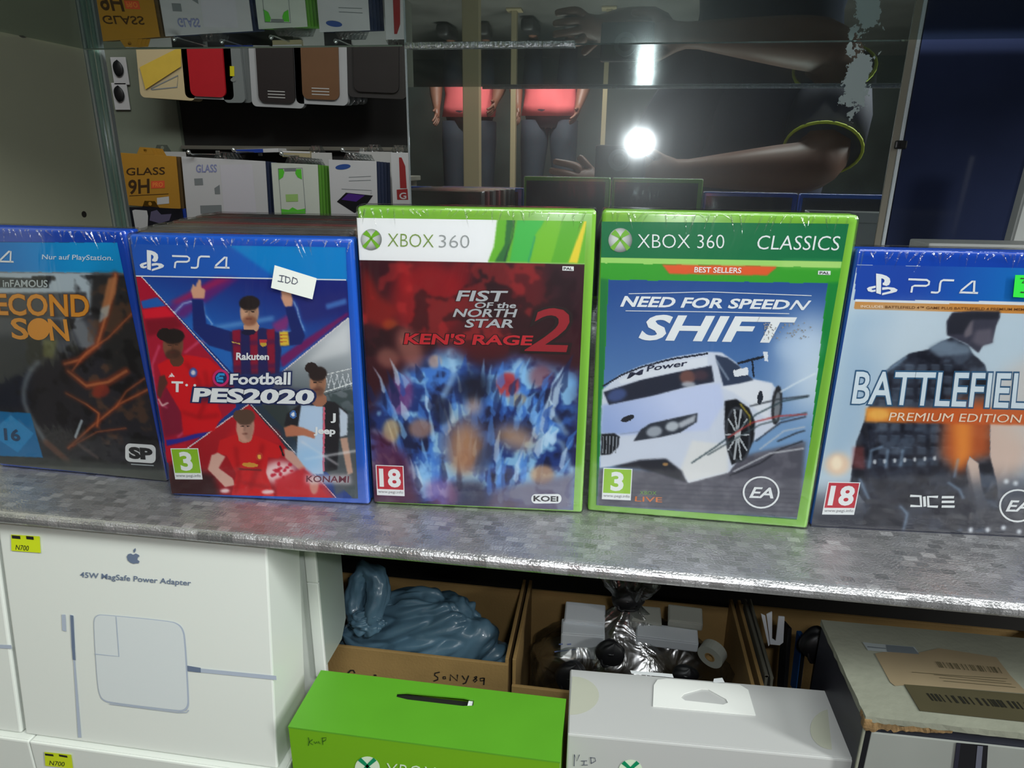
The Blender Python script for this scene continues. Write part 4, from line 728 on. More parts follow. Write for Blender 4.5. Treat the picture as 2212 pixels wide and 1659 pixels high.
# ---- row of dark wrapped cases standing behind the footballers
DARKC = [mat('row_shell_%s' % n, c, .35, coat=.2) for n, c in (('charcoal', (92, 88, 86)), ('dark_red', (142, 60, 62)), ('brown', (112, 96, 84)), ('slate', (100, 100, 100)))]
FILMD = film_mat('loose_film', base=.10, bump=.9, scale=40, rough=.2, stretch=(.3, 1, 1))
ROWL = ['charcoal', 'charcoal', 'charcoal', 'brown', 'red-brown', 'charcoal', 'slate', 'red-brown', 'slate', 'charcoal']
idx = [0, 0, 3, 2, 1, 0, 3, 1, 3, 0]
ords = ['first', 'second', 'third', 'fourth', 'fifth', 'sixth', 'seventh', 'eighth', 'ninth', 'last']
rowm = {}
for i in range(10):
    y = .4035+i*.0142; x = -.2280-(i*.0030)-.002*(i % 3)
    r_ = empty('wrapped_case', (x, y, .0002), (0, 0, .03+.01*math.sin(i*2.1)), 'dark wrapped case standing in the row behind the footballer case, %s from the front' % ords[i], 'game case', 'dark wrapped cases in a row behind the footballer case')
    k = idx[i]
    if k not in rowm: rowm[k] = (boxm(-.0675, .0675, 0, .0060, 0, .1715, .0018, 2), boxm(-.0675, .0675, .0066, .0130, 0, .1715, .0018, 2), boxm(-.0683, .0683, -.0003, .0133, -.0001, .1728, .0022, 2))
    link('case_shell', rowm[k][0], DARKC[k], r_, smooth=True); link('case_back', rowm[k][1], DARKC[k], r_, smooth=True)
    o = bpy.data.objects.new('shrink_wrap', rowm[k][2]); COL.objects.link(o); o.parent = r_
    if not rowm[k][2].materials: rowm[k][2].materials.append(FILMD)
# white box and white upright behind the soldier case
t = empty('white_box', (.325, .585, .0002), (0, 0, .07), label='flat-topped white box behind the soldier case at the right edge', cat='box')
CARDW = mat('white_card', (214, 217, 214), .45, noise=.05, nscale=12)
link('box_body', boxm(-.085, .10, 0, .03, 0, .146, .0012), CARDW, t); link('box_lid', boxm(-.0858, .1008, -.0008, .0308, .1462, .1585, .0014), CARDW, t)
t = empty('white_upright', (.372, .716, .0002), (0, .04, 0), 'slim white upright standing at the right edge behind the soldier case', 'post'); link('upright_body', boxm(-.011, .011, 0, .012, 0, .225, .001), CARDW, t); link('upright_face', boxm(-.009, .009, -.0012, -.0002, .01, .215, .0003), CARDW, t)
# ================================================================== BOXES UNDER THE SHELF
def root_matrix(o): return Matrix.Translation(o.location) @ o.rotation_euler.to_matrix().to_4x4()
TOPM = Matrix(((1, 0, 0, 0), (0, 0, 1, 0), (0, -1, 0, 0), (0, 0, 0, 1)))
from mathutils import noise as mnoise
def crumple(me, amp, sx, sy, sz, rot=0., seed=0.):
    me.update(); nr = [v.normal.copy() for v in me.vertices]; Mr = Matrix.Rotation(rot, 3, 'Y'); so = Vector((seed, seed*2, seed*3))
    for v, n in zip(me.vertices, nr):
        p = Mr @ v.co; q_ = Vector((p.x*sx, p.y*sy, p.z*sz))+so; w1 = mnoise.noise_vector(q_*.6)*.7
        r1 = 1-abs(mnoise.noise(q_+w1))*2.6; r2 = 1-abs(mnoise.noise(q_*2.3+w1*2))*2.6
        v.co += n*amp*(max(r1, -.3)*.65+max(r2, -.3)*.35)
    me.update(); return me
def plane_face(root, place):
    """Face on a plane of a thing; place takes (u, -lift, v) to the thing's space"""
    M = root_matrix(root) @ place; Mi = M.inverted(); n = np.array((M.to_3x3() @ Vector((0, -1, 0)))); o = np.array(M.translation)
    def fn(px, py):
        d = ray(px, py); c = CAM+d*(((o-CAM)@n)/(d@n)); l = Mi @ Vector(c); return (l.x, l.z)
    f = Face(root, 1, 1, place, fn); f.root = root; return f
def P_(f, pts): return [f.m(*p) for p in pts]
BOXW = mat('white_gloss_card', (222, 226, 220), .32, coat=.15); BOXS = mat('white_card_edge', (228, 231, 226), .4)
SLATE = mat('print_slate', (104, 118, 142), .5); LINEP = mat('print_pale_line', (172, 182, 198), .5); FILLP = mat('print_pale_fill', (212, 218, 219), .4); YEL = mat('yellow_tag', (206, 222, 30), .5)
def power_box(loc, lean, label, w0=-.0945, w1=.0935, h=.1625, d=.045):
    t = empty('white_box', loc, (-lean, 0, 0), label, 'box', 'white charger boxes stacked at the lower left')
    link('box_sleeve', boxm(w0, w1, 0, d, .0002, h-.0004, .0012), BOXW, t); link('top_panel', boxm(w0+.0014, w1-.0014, .0014, d-.0014, h-.0003, h, .0001), BOXW, t)
    return t
zA = Z(2.517, 0, 1000)
t = power_box((-.2965, .3315, -.1722), .11, 'white charger box with a square power adapter picture and grey fruit logo, atop its stack')
bx = t; f = plane_face(t, Matrix.Identity(4))
q = lambda P: [zA(*p) for p in P]
text(f, '45W MagSafe Power Adapter', q([(440, 590), (1042, 636), (1040, 674), (438, 628)]), SLATE, .0006, .012)
# fruit logo
bod = [(728, 497), (742, 490), (757, 497), (762, 504), (752, 512), (750, 524), (762, 532), (756, 544), (744, 543), (730, 546), (712, 540), (698, 528), (692, 508), (700, 494), (714, 490)]
f.put('fruit_logo', flat([P_(f, q(bod)), P_(f, q([(730, 486), (728, 472), (740, 460), (742, 472), (736, 483)]))]), SLATE, .0006, None, 'small grey logo print')
def rr_px(x0, x1, y0, y1, r, sk):
    return [(x, y+(x-x0)*sk) for x, y in rrect(x0, x1, y0, y1, r, 6)]
AD = [(555, 820), (930, 856), (975, 872), (1000, 900), (1012, 950), (1032, 1290), (1028, 1330), (1005, 1350), (970, 1350), (600, 1305), (565, 1292), (545, 1270), (530, 1200), (510, 880), (515, 840), (530, 825)]
for _ in range(2): AD = [tuple(np.array(AD[i])*(1-k)+np.array(AD[(i+1) % len(AD)])*k) for i in range(len(AD)) for k in (.25, .75)]
c_ = np.mean(AD, 0)
pa = f.put('adapter_picture', flat([P_(f, q(AD))]), LINEP, .0005, None, 'printed square adapter'); f.put('picture_fill', flat([P_(f, q([tuple(c_+(np.array(p)-c_)*.975-(2, 3)) for p in AD]))]), FILLP, .0007, pa)
f.put('picture_line', ribbon([P_(f, q([(636, 832), (652, 1048), (520, 1035)])), P_(f, q([(1030, 1350-12), (1018, 1352), (970, 1352), (600, 1306)]))], .0007), LINEP, .0009, pa)
f.put('cable_picture', ribbon([P_(f, q([(1020, 1112), (1100, 1126), (1505, 1166)]))], .0030), LINEP, .0006, None); f.put('cable_plug', flat([P_(f, q([(1022, 1098), (1095, 1110), (1095, 1136), (1024, 1128)]))]), SLATE, .0008, None)
f.put('connector_picture', flat([P_(f, q([(338, 822), (360, 822), (364, 915), (342, 908)])), P_(f, q([(384, 822), (402, 826), (412, 1000), (404, 1072), (392, 1000)])), P_(f, q([(402, 1070), (412, 1070), (446, 1490), (428, 1490)]))]), LINEP, .0006, None); f.put('connector_edge', ribbon([P_(f, q([(396, 826), (404, 1000), (408, 1068)]))], .0022), SLATE, .0008, None)
tg = f.put('price_tag', flat([P_(f, q([(66, 386), (222, 396), (228, 486), (68, 474)]))]), YEL, .0009, None, 'yellow price sticker')
text(f, 'N700', q([(90, 440), (160, 446), (162, 474), (92, 468)]), MARK, .0011, 0, .2, parent=tg); f.put('printed_bar', ribbon([P_(f, q([(72, 398), (118, 402)])), P_(f, q([(150, 402), (190, 406)]))], .0022), MARK, .0011, tg)
t = power_box((-.4885, .3315, -.1722), .11, 'white charger box cut by the left edge, showing the end of a printed cable'); f = plane_face(t, Matrix.Identity(4))
f.put('cable_picture', ribbon([[(-.03, f.m(*zA(0, 995))[1]), f.m(*zA(0, 995)), f.m(*zA(68, 998))]], .0028), LINEP, .0006, None)
t = power_box((-.2905, .3270, -.3358), 0, 'lower white charger box under the power adapter box, with a yellow sticker at its top'); f = plane_face(t, Matrix.Identity(4))
tg = f.put('price_tag', flat([P_(f, [(98, 1622), (156, 1628), (160, 1658), (100, 1652)])]), YEL, .0009, None, 'yellow price sticker'); text(f, 'N700', [(108, 1640), (140, 1643), (141, 1653), (109, 1650)], MARK, .0011, 0, .2, parent=tg)
f.put('printed_bar', ribbon([P_(f, [(100, 1627), (118, 1629)]), P_(f, [(130, 1629), (148, 1632)])], .0018), MARK, .0011, tg)
power_box((-.4790, .3270, -.3358), 0, 'lower white charger box in the bottom left corner below the cut off one')
# clear-sided white box standing behind
FROST = mat('frosted_sheet', (178, 190, 180), .35, alpha=.72, coat=.2)
_b = at(690, 1300, .399)[0]; _a = at(666, 1300, .399)[0]; _d = ray(746, 1320); FY = _b/_d[0]*_d[1]-.399
t = empty('white_box', (-.2500, .3990, -.3358), label='white box with frosted clear side, behind the charger boxes and beside the blue bag', cat='box')
link('box_body', boxm(-.07, _a+.2495, .0030, .0240, 0, .3235, .001), BOXW, t)
link('front_rim', boxm(_a+.25, _b+.25, 0, .0028, .18, .2625, .0008), BOXS, t, 'glossy white rim'); link('front_rim', boxm(_a+.25, _b+.25, 0, .0028, .2630, .3240, .0008), BOXS, t, 'glossy white rim')
fs = [(0.0029, .190), (FY*.75, .190), (FY, .202), (FY, .3240), (.0029, .3240)]
link('frosted_side', xf(prism(fs, t=.0008), Matrix.Translation((_b+.2500, 0, 0)) @ Matrix.Rotation(math.radians(90), 4, 'Z')), FROST, t, 'frosted translucent side sheet')
# ---- green carton
GRN = mat('green_card', (92, 164, 40), .42, noise=.05, nscale=30); GRNF = mat('green_card_front', (112, 170, 22), .42)
SLOT = mat('slot_dark', (20, 24, 16), .7); H0 = .206
t = empty('green_carton', (-.1890, .3268, -.3358), label='bright green console accessory carton with a dark slot in its top', cat='box')
W_ = .1738; DP = .0515
f = plane_face(t, Matrix.Translation((0, 0, H0)) @ TOPM)
sl = P_(f, [(858, 1497), (878, 1496), (1000, 1507), (1024, 1512), (1022, 1524), (1000, 1525), (880, 1511), (856, 1505)])
link('carton_body', joinm([boxm(0, W_, 0, .0012, 0, H0-.0012), boxm(0, W_, DP-.0012, DP, 0, H0-.0012), boxm(0, .0012, .0012, DP-.0012, 0, H0-.0012), boxm(W_-.0012, W_, .0012, DP-.0012, 0, H0-.0012), boxm(0, W_, 0, DP, 0, .001)]), GRNF, t)
tm = prism([(-.0002, -.0002), (W_+.0002, -.0002), (W_+.0002, DP+.0002), (-.0002, DP+.0002)], [sl[::-1]], .0011); tm.transform(Matrix.Translation((0, 0, H0)) @ TOPM); link('carton_top', tm, GRN, t)
link('slot_lining', boxm(min(p[0] for p in sl)-.001, max(p[0] for p in sl)+.001, min(p[1] for p in sl)-.001, max(p[1] for p in sl)+.001, H0-.006, H0-.004), SLOT, t); link('slot_end', boxm(max(p[0] for p in sl)-.004, max(p[0] for p in sl)-.001, min(p[1] for p in sl)+.0005, max(p[1] for p in sl)-.001, H0-.004, H0-.0012), WHITE, t, 'white paper end in the slot')
f = plane_face(t, Matrix.Identity(4)); zi = Z(3.325, 600, 1160)
DG = mat('pen_green', (40, 84, 20), .5)
f.put('handwriting', ribbon([P_(f, [zi(*p) for p in L_]) for L_ in ([(222, 1435), (228, 1465), (222, 1495)], [(252, 1450), (228, 1470), (256, 1488)], [(262, 1465), (272, 1480), (284, 1466)], [(290, 1478), (296, 1462), (306, 1482)], [(322, 1440), (326, 1488)], [(318, 1440), (350, 1436), (346, 1456), (324, 1466)])], .0005), DG, .0005, None, 'pen scribble')
TEAL = pm('teal_green', (0, 138, 90)); TEALW = pm('off_white', (214, 232, 205))
def ring_logo(f, cx, cy, r, m1, m2):
    o = f.put('round_logo', flat([P_(f, circ(cx, cy, r, r*.93))]), m1, .0004, None, 'white ball logo')
    for s in (1, -1): f.put('logo_cross', flat([P_(f, [(cx+s*r*.75, cy-r*.62), (cx+s*r*.50, cy-r*.85), (cx+s*r*.1, cy-r*.45), (cx-s*r*.80, cy+r*.55), (cx-s*r*.60, cy+r*.78), (cx+s*r*.14, cy-r*.14)])]), m2, .0006, o)
ring_logo(f, 794, 1658, 27, TEALW, TEAL)
text(f, 'XBOX', [(834, 1646), (944, 1656), (940, 1688), (830, 1678)], TEALW, .0005, -.012); text(f, 'One', [(960, 1658), (1010, 1662), (1006, 1692), (956, 1688)], TEALW, .0005, -.012)
# ---- white carton with hang tab
t = empty('white_carton', (-.0120, .3485, -.3358), (0, 0, .040), 'white console accessory carton with a folded hang tab and round clear seals on top', 'box')
W_ = .1765; DP = .0590; WC = mat('white_satin_card', (190, 191, 190), .3, coat=.25)
link('carton_body', boxm(0, W_, 0, DP, 0, H0, .0012, 2), WC, t)
link('carton_flap', boxm(.0008, W_-.0008, .0010, DP-.001, H0+.0001, H0+.0007, .0003), WC, t); 
f = plane_face(t, Matrix.Translation((0, 0, H0+.0007)) @ TOPM)
def mk(P, r=0): return P_(f, P)
tab = mk([(1412, 1482), (1420, 1470), (1440, 1468), (1598, 1481), (1616, 1492), (1632, 1547), (1410, 1527)]); hole = mk([(1470, 1508), (1478, 1500), (1515, 1490), (1530, 1491), (1568, 1512), (1572, 1520), (1562, 1524), (1480, 1515)])
tm = prism(tab, [hole[::-1]], .0006); tm.transform(Matrix.Translation((0, 0, H0+.0015)) @ TOPM); link('hang_tab', tm, mat('hang_tab_white', (236, 238, 234), .35), t, 'brighter white hang tab with triangular hole')
f.put('rear_tab', flat([mk([(1361, 1450), (1452, 1458), (1455, 1466), (1364, 1457)])]), WHITE, .0008); f.put('rear_tab', flat([mk([(1542, 1468), (1560, 1466), (1565, 1476), (1540, 1477)])]), WHITE, .0008)
SEAL = mat('clear_seal', (186, 188, 172), .25, coat=.4)
f.put('round_seal', flat([mk([(1236, 1462)]+[(1232+62*math.cos(a), 1503+42*math.sin(a)) for a in [(-1.25+i*2.6/14) for i in range(15)]]+[(1230, 1545)])]), SEAL, .0003, None, 'yellowed clear round seal')
f.put('round_seal', flat([mk([(1798+(-48)*math.cos(a), 1576+44*math.sin(a)) for a in [(-1.35+i*2.9/14) for i in range(15)]])]), SEAL, .0003, None, 'yellowed clear round seal')
f = plane_face(t, Matrix.Identity(4)); zj = Z(3.614, 1130, 1200)
f.put('handwriting', ribbon([P_(f, [zj(*p) for p in L_]) for L_ in ([(398, 1640), (400, 1548), (420, 1600), (440, 1550)], [(452, 1600), (500, 1598)], [(476, 1600), (474, 1628)], [(455, 1632), (505, 1630)], [(528, 1572), (532, 1620)], [(522, 1572), (560, 1576), (566, 1600), (530, 1620)])], .0005), PEN, .0005, None, 'pen letters')
ring_logo(f, 1362, 1664, 26, TEALW, TEAL)
# ---- worn old carton
OLDT = mat('worn_white_card', (140, 142, 127), .55, noise=.14, nscale=22, bump=.2); OLDS = mat('dark_slate_card', (34, 36, 48), .45, noise=.3, nscale=18); BROWN = mat('torn_cardboard', (136, 108, 70), .8, noise=.3, nscale=120, bump=.6)
OLDF = mat('worn_white_front', (146, 149, 144), .5, noise=.1, nscale=14)
t = empty('old_carton', (.1612, .3500, -.3358), (0, 0, .012), 'worn off-white carton with torn front corner, tan labels on top and dark sides', 'box')
HO = .246; W_ = .21; DP = .088
link('carton_front', boxm(.0044, W_, -.0006, .0008, 0, HO-.012, .0004), OLDF, t); link('carton_side', boxm(0, .0012, 0, DP, 0, HO-.005, .0004), OLDS, t, 'dark slate side'); link('carton_core', boxm(.0014, W_, .001, DP-.001, 0, HO-.004), OLDS, t)
# lid with a crushed front edge
bm = bmesh.new(); bm.from_mesh(boxm(-.0012, W_, -.0016, DP, HO-.0042, HO)); bmesh.ops.subdivide_edges(bm, edges=[e for e in bm.edges if abs(e.verts[0].co.x-e.verts[1].co.x) > .1], cuts=40)
bmesh.ops.subdivide_edges(bm, edges=[e for e in bm.edges if abs(e.verts[0].co.y-e.verts[1].co.y) > .05], cuts=18)
for v in bm.verts:
    if v.co.y < .001: v.co.y += (RNG.rand()-.6)*.0005; v.co.z += (RNG.rand()-.5)*.0003
    if v.co.x < 0: v.co.x += (RNG.rand()-.5)*.0005; v.co.z += (RNG.rand()-.5)*.0004
me = bpy.data.meshes.new('lid'); bm.to_mesh(me); bm.free(); link('carton_lid', me, OLDT, t)
V = []; Fc = []
for i in range(30):
    x = -.001+i*.00165; h = .0055*(1-i/30)*(.5+RNG.rand()*.6)+.0014; V += [(x, -.0020-.0006*RNG.rand(), HO-.0036+.001*RNG.rand()), (x, -.0017-.0006*RNG.rand(), HO-.0036-h)]
    if i: b = 2*i; Fc.append((b-2, b-1, b+1, b))
link('torn_edge', mesh(V, Fc), BROWN, t, 'torn brown cardboard showing at the front corner')
link('torn_edge', joinm([xf(boxm(-.0016, .0030, -.0022, .0026, HO-.0085, HO-.0015, .0010), Matrix.Identity(4)), boxm(-.0014, .0012, .0026, .0060, HO-.0052, HO-.0008, .0008)]), BROWN, t)
link('edge_bead', boxm(-.0006, .0010, -.0010, .0004, 0, HO-.009, .0004), OLDT, t); link('front_stripe', boxm(.0011, .0042, -.0006, .0004, 0, HO-.009), mat('black_print', (16, 16, 22), .4), t, 'black stripe beside the corner')
f = plane_face(t, Matrix.Translation((0, 0, HO+.0001)) @ TOPM); zk = Z(3.341, 1550, 1220)
TAN = mat('tan_label', (138, 123, 97), .5, noise=.06, nscale=40); OLIVEL = mat('olive_label', (72, 67, 47), .5, noise=.1, nscale=40)
q = lambda P: P_(f, [zk(*p) for p in P])
lb = f.put('paper_label', flat([q([(1135, 645), (1200, 632), (1440, 640), (1600, 605), (2010, 670), (2110, 800), (2240, 935), (1400, 870), (1280, 878), (1245, 850)])]), TAN, .0004, None, 'tan shipping label'); lb2 = f.put('paper_label', flat([q([(1345, 868), (2290, 945), (2500, 1170), (1460, 1060)])]), OLIVEL, .0006, None, 'dark olive label')
B = []
def barcode(x0, y0, x1, y1, h, sk, n):
    x = 0
    while x < 1:
        w_ = .008+.02*RNG.rand(); px, py = x0+(x1-x0)*x, y0+(y1-y0)*x; dx = (x1-x0)*w_; B.append(q([(px, py), (px+dx, py), (px+dx+sk, py+h), (px+sk, py+h)])); x += w_+.008+.05*RNG.rand()
barcode(1570, 705, 2030, 748, 44, 30, 30); f.put('printed_bars', flat(B), mat('bar_ink', (78, 72, 52), .5), .0008, lb)['kind'] = 'stuff'
B = []; barcode(1505, 935, 2240, 1005, 55, 45, 30); f.put('printed_bars', flat(B), mat('bar_ink_dark', (30, 30, 24), .5), .0009, lb2)['kind'] = 'stuff'
f.put('printed_lines', ribbon([q([(1400, 782), (1700, 805), (2090, 830)]), q([(1560, 800), (2080, 850)]), q([(1600, 822), (2120, 868)]), q([(1630, 845), (2150, 892)])], .0004), mat('bar_ink'), .0008, lb)
pl_ = f.put('paper_label', flat([q([(1045, 560), (1120, 570), (1420, 595), (1465, 655), (1085, 620)])]), mat('grey_label', (150, 158, 160), .5), .0003, None, 'faded grey label'); f.put('printed_block', flat([q([(1215, 582), (1410, 598), (1455, 650), (1225, 632)]), q([(1080, 592), (1215, 606), (1216, 612), (1082, 600)])]), mat('faded_ink', (98, 106, 112), .5), .0005, pl_)
f = plane_face(t, Matrix.Translation((0, -.0007, 0))); q2 = lambda P: P_(f, [zk(*p) for p in P])
pp = f.put('picture_block', flat([q2([(1722, 1280), (1950, 1300), (1935, 1560), (1690, 1540)])]), mat('black_print'), .0004, None, 'black printed rectangle'); f.put('picture_glint', flat([q2([(1872, 1300), (1912, 1304), (1892, 1540), (1850, 1540)])]), mat('glint_grey', (96, 98, 112), .4), .0006, pp); f.put('picture_glint', flat([q2([(1722, 1282), (1752, 1284), (1720, 1540), (1690, 1540)])]), mat('glint_dark', (34, 34, 48), .4), .0006, pp)
# ---- open cardboard boxes behind
CBO = mat('cardboard', (150, 120, 72), .75, noise=.12, nscale=30, bump=.15, bscale=500); CBI = mat('cardboard_shade', (132, 100, 62), .8, noise=.12, nscale=30)
BOXH = .186; ZB = -.3358
def open_box(x0, x1, label, zt=BOXH, y0=.4400, y1=.555, zb=None):
    zb = zt+.003 if zb is None else zb-ZB
    cx = (x0+x1)/2; h = (x1-x0)/2; t = empty('cardboard_box', (cx, y0, ZB), label=label, cat='box', group='open cardboard boxes under the shelf'); T = .0028; d = y1-y0
    link('front_panel', boxm(-h, h, 0, T, .0032, zt, .0006), CBO, t); link('back_panel', boxm(-h, h, d-T, d, .0032, zb, .0006), CBO, t)
    link('side_panel', boxm(-h, -h+T, T+.0003, d-T-.0003, .0032, BOXH-.007, .0006), CBO, t); link('side_panel', boxm(h-T, h, T+.0003, d-T-.0003, .0032, BOXH-.007, .0006), CBO, t)
    link('bottom_panel', boxm(-h, h, 0, d, 0, .003), CBO, t); return t
t = open_box(-.255, -.0640, 'open brown cardboard box holding the blue-grey bag, pen letters on its front', BOXH-.0105, zb=-.170)
f = plane_face(t, Matrix.Identity(4)); S5 = [[(1165, 968), (1130, 975), (1128, 990), (1150, 1005), (1150, 1022), (1120, 1032)], [(1188, 1002), (1205, 1000), (1206, 1015), (1190, 1016), (1188, 1002)], [(1240, 1030), (1240, 985), (1290, 1030), (1292, 985)], [(1325, 992), (1345, 1022)], [(1372, 992), (1350, 1045), (1330, 1052)], [(1430, 998), (1412, 1005), (1432, 1025), (1415, 1040), (1405, 1028), (1428, 1010), (1430, 998)], [(1480, 1010), (1455, 1012), (1455, 1030), (1482, 1028), (1484, 1008), (1480, 1060)]]
f.put('handwriting', ribbon([P_(f, [zi(*p) for p in L_]) for L_ in S5], .0011), MARK, .0005, None, 'black marker letters'); f.put('handwriting', ribbon([P_(f, [zi(*p) for p in L_]) for L_ in ([(505, 975), (525, 955), (545, 955), (555, 975)], [(690, 990), (710, 990)])], .0014), MARK, .0005, None, 'black marker letters')
t2 = open_box(-.0610, .1230, 'open brown cardboard box holding the clear plastic bag', BOXH-.030, zb=-.168); t3 = open_box(.1270, .3700, 'open brown cardboard box at the right holding black gear', BOXH-.030, zb=-.163)
# carton dividers leaning in the boxes
def sheet(Pc, T, name, label, m, group=None):
    me = bpy.data.meshes.new('sheet'); n = (Vector(Pc[1])-Vector(Pc[0])).cross(Vector(Pc[3])-Vector(Pc[0])).normalized()*T; c = sum((Vector(p) for p in Pc), Vector())/4
    base = Vector((c.x, c.y, min(p[2] for p in Pc))); V = [Vector(p)-base for p in Pc]+[Vector(p)+n-base for p in Pc]
    t = empty(name, base, label=label, cat='sheet', group=group); link('panel', mesh(V, [(0, 1, 2, 3), (7, 6, 5, 4), (0, 4, 5, 1), (1, 5, 6, 2), (2, 6, 7, 3), (3, 7, 4, 0)]), m, t)
    link('folded_edge', tube([Vector(Pc[2])+n/2-base, Vector(Pc[3])+n/2-base], T*.75), m, t); return t
ZI = ZB+.0035
sheet([(.1350, .450, ZI), (.1350, .545, ZI), (.1310, .545, -.152), (.1310, .450, -.152)], .002, 'cardboard_divider', 'grey-brown cardboard sheet leaning at the left in the box with black gear', mat('grey_card', (98, 96, 84), .8))
sheet([(.1430, .448, ZI), (.1470, .540, ZI), (.1340, .540, -.148), (.1345, .448, -.152)], .0018, 'cardboard_divider', 'second leaning cardboard sheet beside the white paper tag', mat('grey_card'))
# ---- blue-grey bag
def blob(center, rad, knot, label, name, cat, m, folds=9, amp=.10, nu=90, nv=60, seed=1, power=1.0):
    r = np.random.RandomState(seed); ph = r.rand(6)*6.28; V = []; Fc = []; K = Vector(knot).normalized(); U = K.orthogonal().normalized(); Wv = K.cross(U)
    for j in range(nv+1):
        th = math.pi*j/nv
        for i in range(nu):
            a = 2*math.pi*i/nu; d = K*math.cos(th)+(U*math.cos(a)+Wv*math.sin(a))*math.sin(th)
            tw = a+.35*math.sin(1.3*th+ph[0])+.12*math.sin(3*a+ph[5]); fold = abs(math.sin(folds*.5*tw+ph[1]))**.6*.65+.25*abs(math.sin((folds+2)*.5*tw+.8*th+ph[2]))+.12*math.sin(2*th+2*a+ph[3])-.5
            s = 1+amp*fold*(.25+.75*math.sin(th)**2*math.cos(th/2))+.05*math.sin(3*a+2*th+ph[4])
            pinch = min(1, (th/.45))**.8 if th < .45 else 1
            p = Vector((d.x*rad[0], d.y*rad[1], d.z*rad[2]))*s
            if th < .45: ax = Vector((K.x*rad[0], K.y*rad[1], K.z*rad[2])); p = ax*(1.0+.16*(1-th/.45))+(p-ax)*(.25+.75*th/.45)
            V.append(p)
    for j in range(nv):
        for i in range(nu): Fc.append((j*nu+i, j*nu+(i+1) % nu, (j+1)*nu+(i+1) % nu, (j+1)*nu+i))
    return mesh(V, Fc)
BAG = mat('blue_grey_bag', (86, 118, 138), .34, coat=.15, noise=.10, nscale=25, bump=.7, bscale=34)
c = at(918, 1392, .497); t = empty('plastic_bag', (c[0], .4965, ZI), label='knotted blue-grey plastic bag in the left cardboard box', cat='bag'); dz = c[2]-ZI
o = link('bag_body', xf(crumple(blob(None, (.0760, .039, .068), (-.75, -.38, .35), '', '', '', BAG, 5, .10, 220, 140, seed=3), .0075, 12, 30, 46, .45, 1.7), Matrix.Translation((0.000, 0, dz-.010))), BAG, t, smooth=True)
k = at(790, 1345, .462); kp_ = Vector((k[0]-c[0], .462-.4965, k[2]-ZI))
link('bag_knot', xf(crumple(blob(None, (.015, .010, .013), (1, .2, 0), '', '', '', BAG, 4, .25, 80, 50, 5), .0035, 60, 120, 130, .2, 2.), Matrix.Translation(kp_)), BAG, t, smooth=True)
ear = [at(*p, Y) for p, Y in (((778, 1350), .462), ((768, 1310), .470), ((772, 1255), .478), ((790, 1228), .482), ((812, 1240), .480), ((818, 1280), .474), ((808, 1320), .466), ((800, 1345), .462))]
em = tube([Vector(p)-Vector(t.location) for p in ear], [.007, .0085, .0075, .0065, .0075, .0085, .007, .005], 10)
bm = bmesh.new(); bm.from_mesh(em); bmesh.ops.subdivide_edges(bm, edges=bm.edges[:], cuts=4, use_grid_fill=True); bm.to_mesh(em); bm.free(); crumple(em, .0032, 60, 90, 60, 0, 3.)
link('bag_handle', em, BAG, t, smooth=True)
lower = link('bag_skirt', xf(crumple(blob(None, (.074, .038, .055), (-.6, -.6, .5), '', '', '', BAG, 5, .10, 220, 140, seed=9), .0075, 14, 30, 40, .6, 4.1), Matrix.Translation((-.002, -.001, dz-.058))), BAG, t, smooth=True)
# ---- clear bag with its contents
CX = lambda px, py, Y: Vector(at(px, py, Y))
prof = [(1.0, 0), (1.04, .08), (1.08, .18), (1.08, .28), (1.02, .35), (.86, .41), (.58, .46), (.34, .51), (.18, .56), (.11, .60), (.14, .64), (.22, .68), (.30, .74)]
V = []; Fc = []; nu = 72; base = CX(1345, 1500, .500); top = CX(1340, 1285, .495); Hh_ = (top.z-base.z)/.60
t = empty('clear_plastic_bag', (base.x, .4985, ZI), label='crinkled clear plastic bag of small packets in the middle cardboard box', cat='bag'); off = base.z-ZI-.012
for j, (r_, h_) in enumerate(prof):
    for i in range(nu):
        a = 2*math.pi*i/nu; wv = 1+.07*math.sin(5*a+j*.6)+.05*math.sin(11*a-j*.9)+.05*(RNG.rand()-.5)+(.25*math.sin(7*a+j) if j > 7 else 0)
        V.append((.0760*r_*wv*math.cos(a), .037*r_*wv*math.sin(a), off+h_*Hh_+.002*math.sin(9*a+j)))
for j in range(len(prof)-1):
    for i in range(nu): Fc.append((j*nu+i, j*nu+(i+1) % nu, (j+1)*nu+(i+1) % nu, (j+1)*nu+i))
bmg = mesh(V, Fc); o = link('bag_film', bmg, CLEAR, t, smooth=True)
link('bag_tie', tube([(.0080*math.cos(a), .0070*math.sin(a), off+.60*Hh_) for a in [i*.5236 for i in range(12)]], .0011, 6, True), mat('black_plastic'), t)
WP = mat('white_paper', (208, 213, 218), .55, noise=.06, nscale=20)
def small_box(px, py, Y, wd, hh, dp, rz, rx, label, m=WP, name='paper_packet', group='white packets inside the clear bag'):
    c = CX(px, py, Y); t = empty(name, (c.x, c.y, c.z), (rx, 0, rz), label, 'packet', group)
    link('packet_body', boxm(-wd/2, wd/2, 0, dp, -hh/2, hh/2, .0015), m, t); link('packet_flap', boxm(-wd/2+.001, wd/2-.001, -.0004, dp*.8, hh/2+.0002, hh/2+.0014, .0005), m, t); return t
t = small_box(1258, 1398, .478, .036, .026, .018, .05, .1, 'white packet with faint blue print at the left in the clear bag')
fb = plane_face(t, Matrix.Identity(4)); zc = Z(3.614, 1130, 1200)
fb.put('printed_lines', ribbon([P_(fb, [zc(*p) for p in ((245, 748), (420, 728))]), P_(fb, [zc(*p) for p in ((280, 690), (310, 688))]), P_(fb, [zc(*p) for p in ((345, 690), (375, 688))])], .0012), mat('faded_blue', (110, 126, 180), .5), .0005)
small_box(1262, 1352, .488, .034, .010, .020, .0, .25, 'white folded packet lying above the printed one in the clear bag')
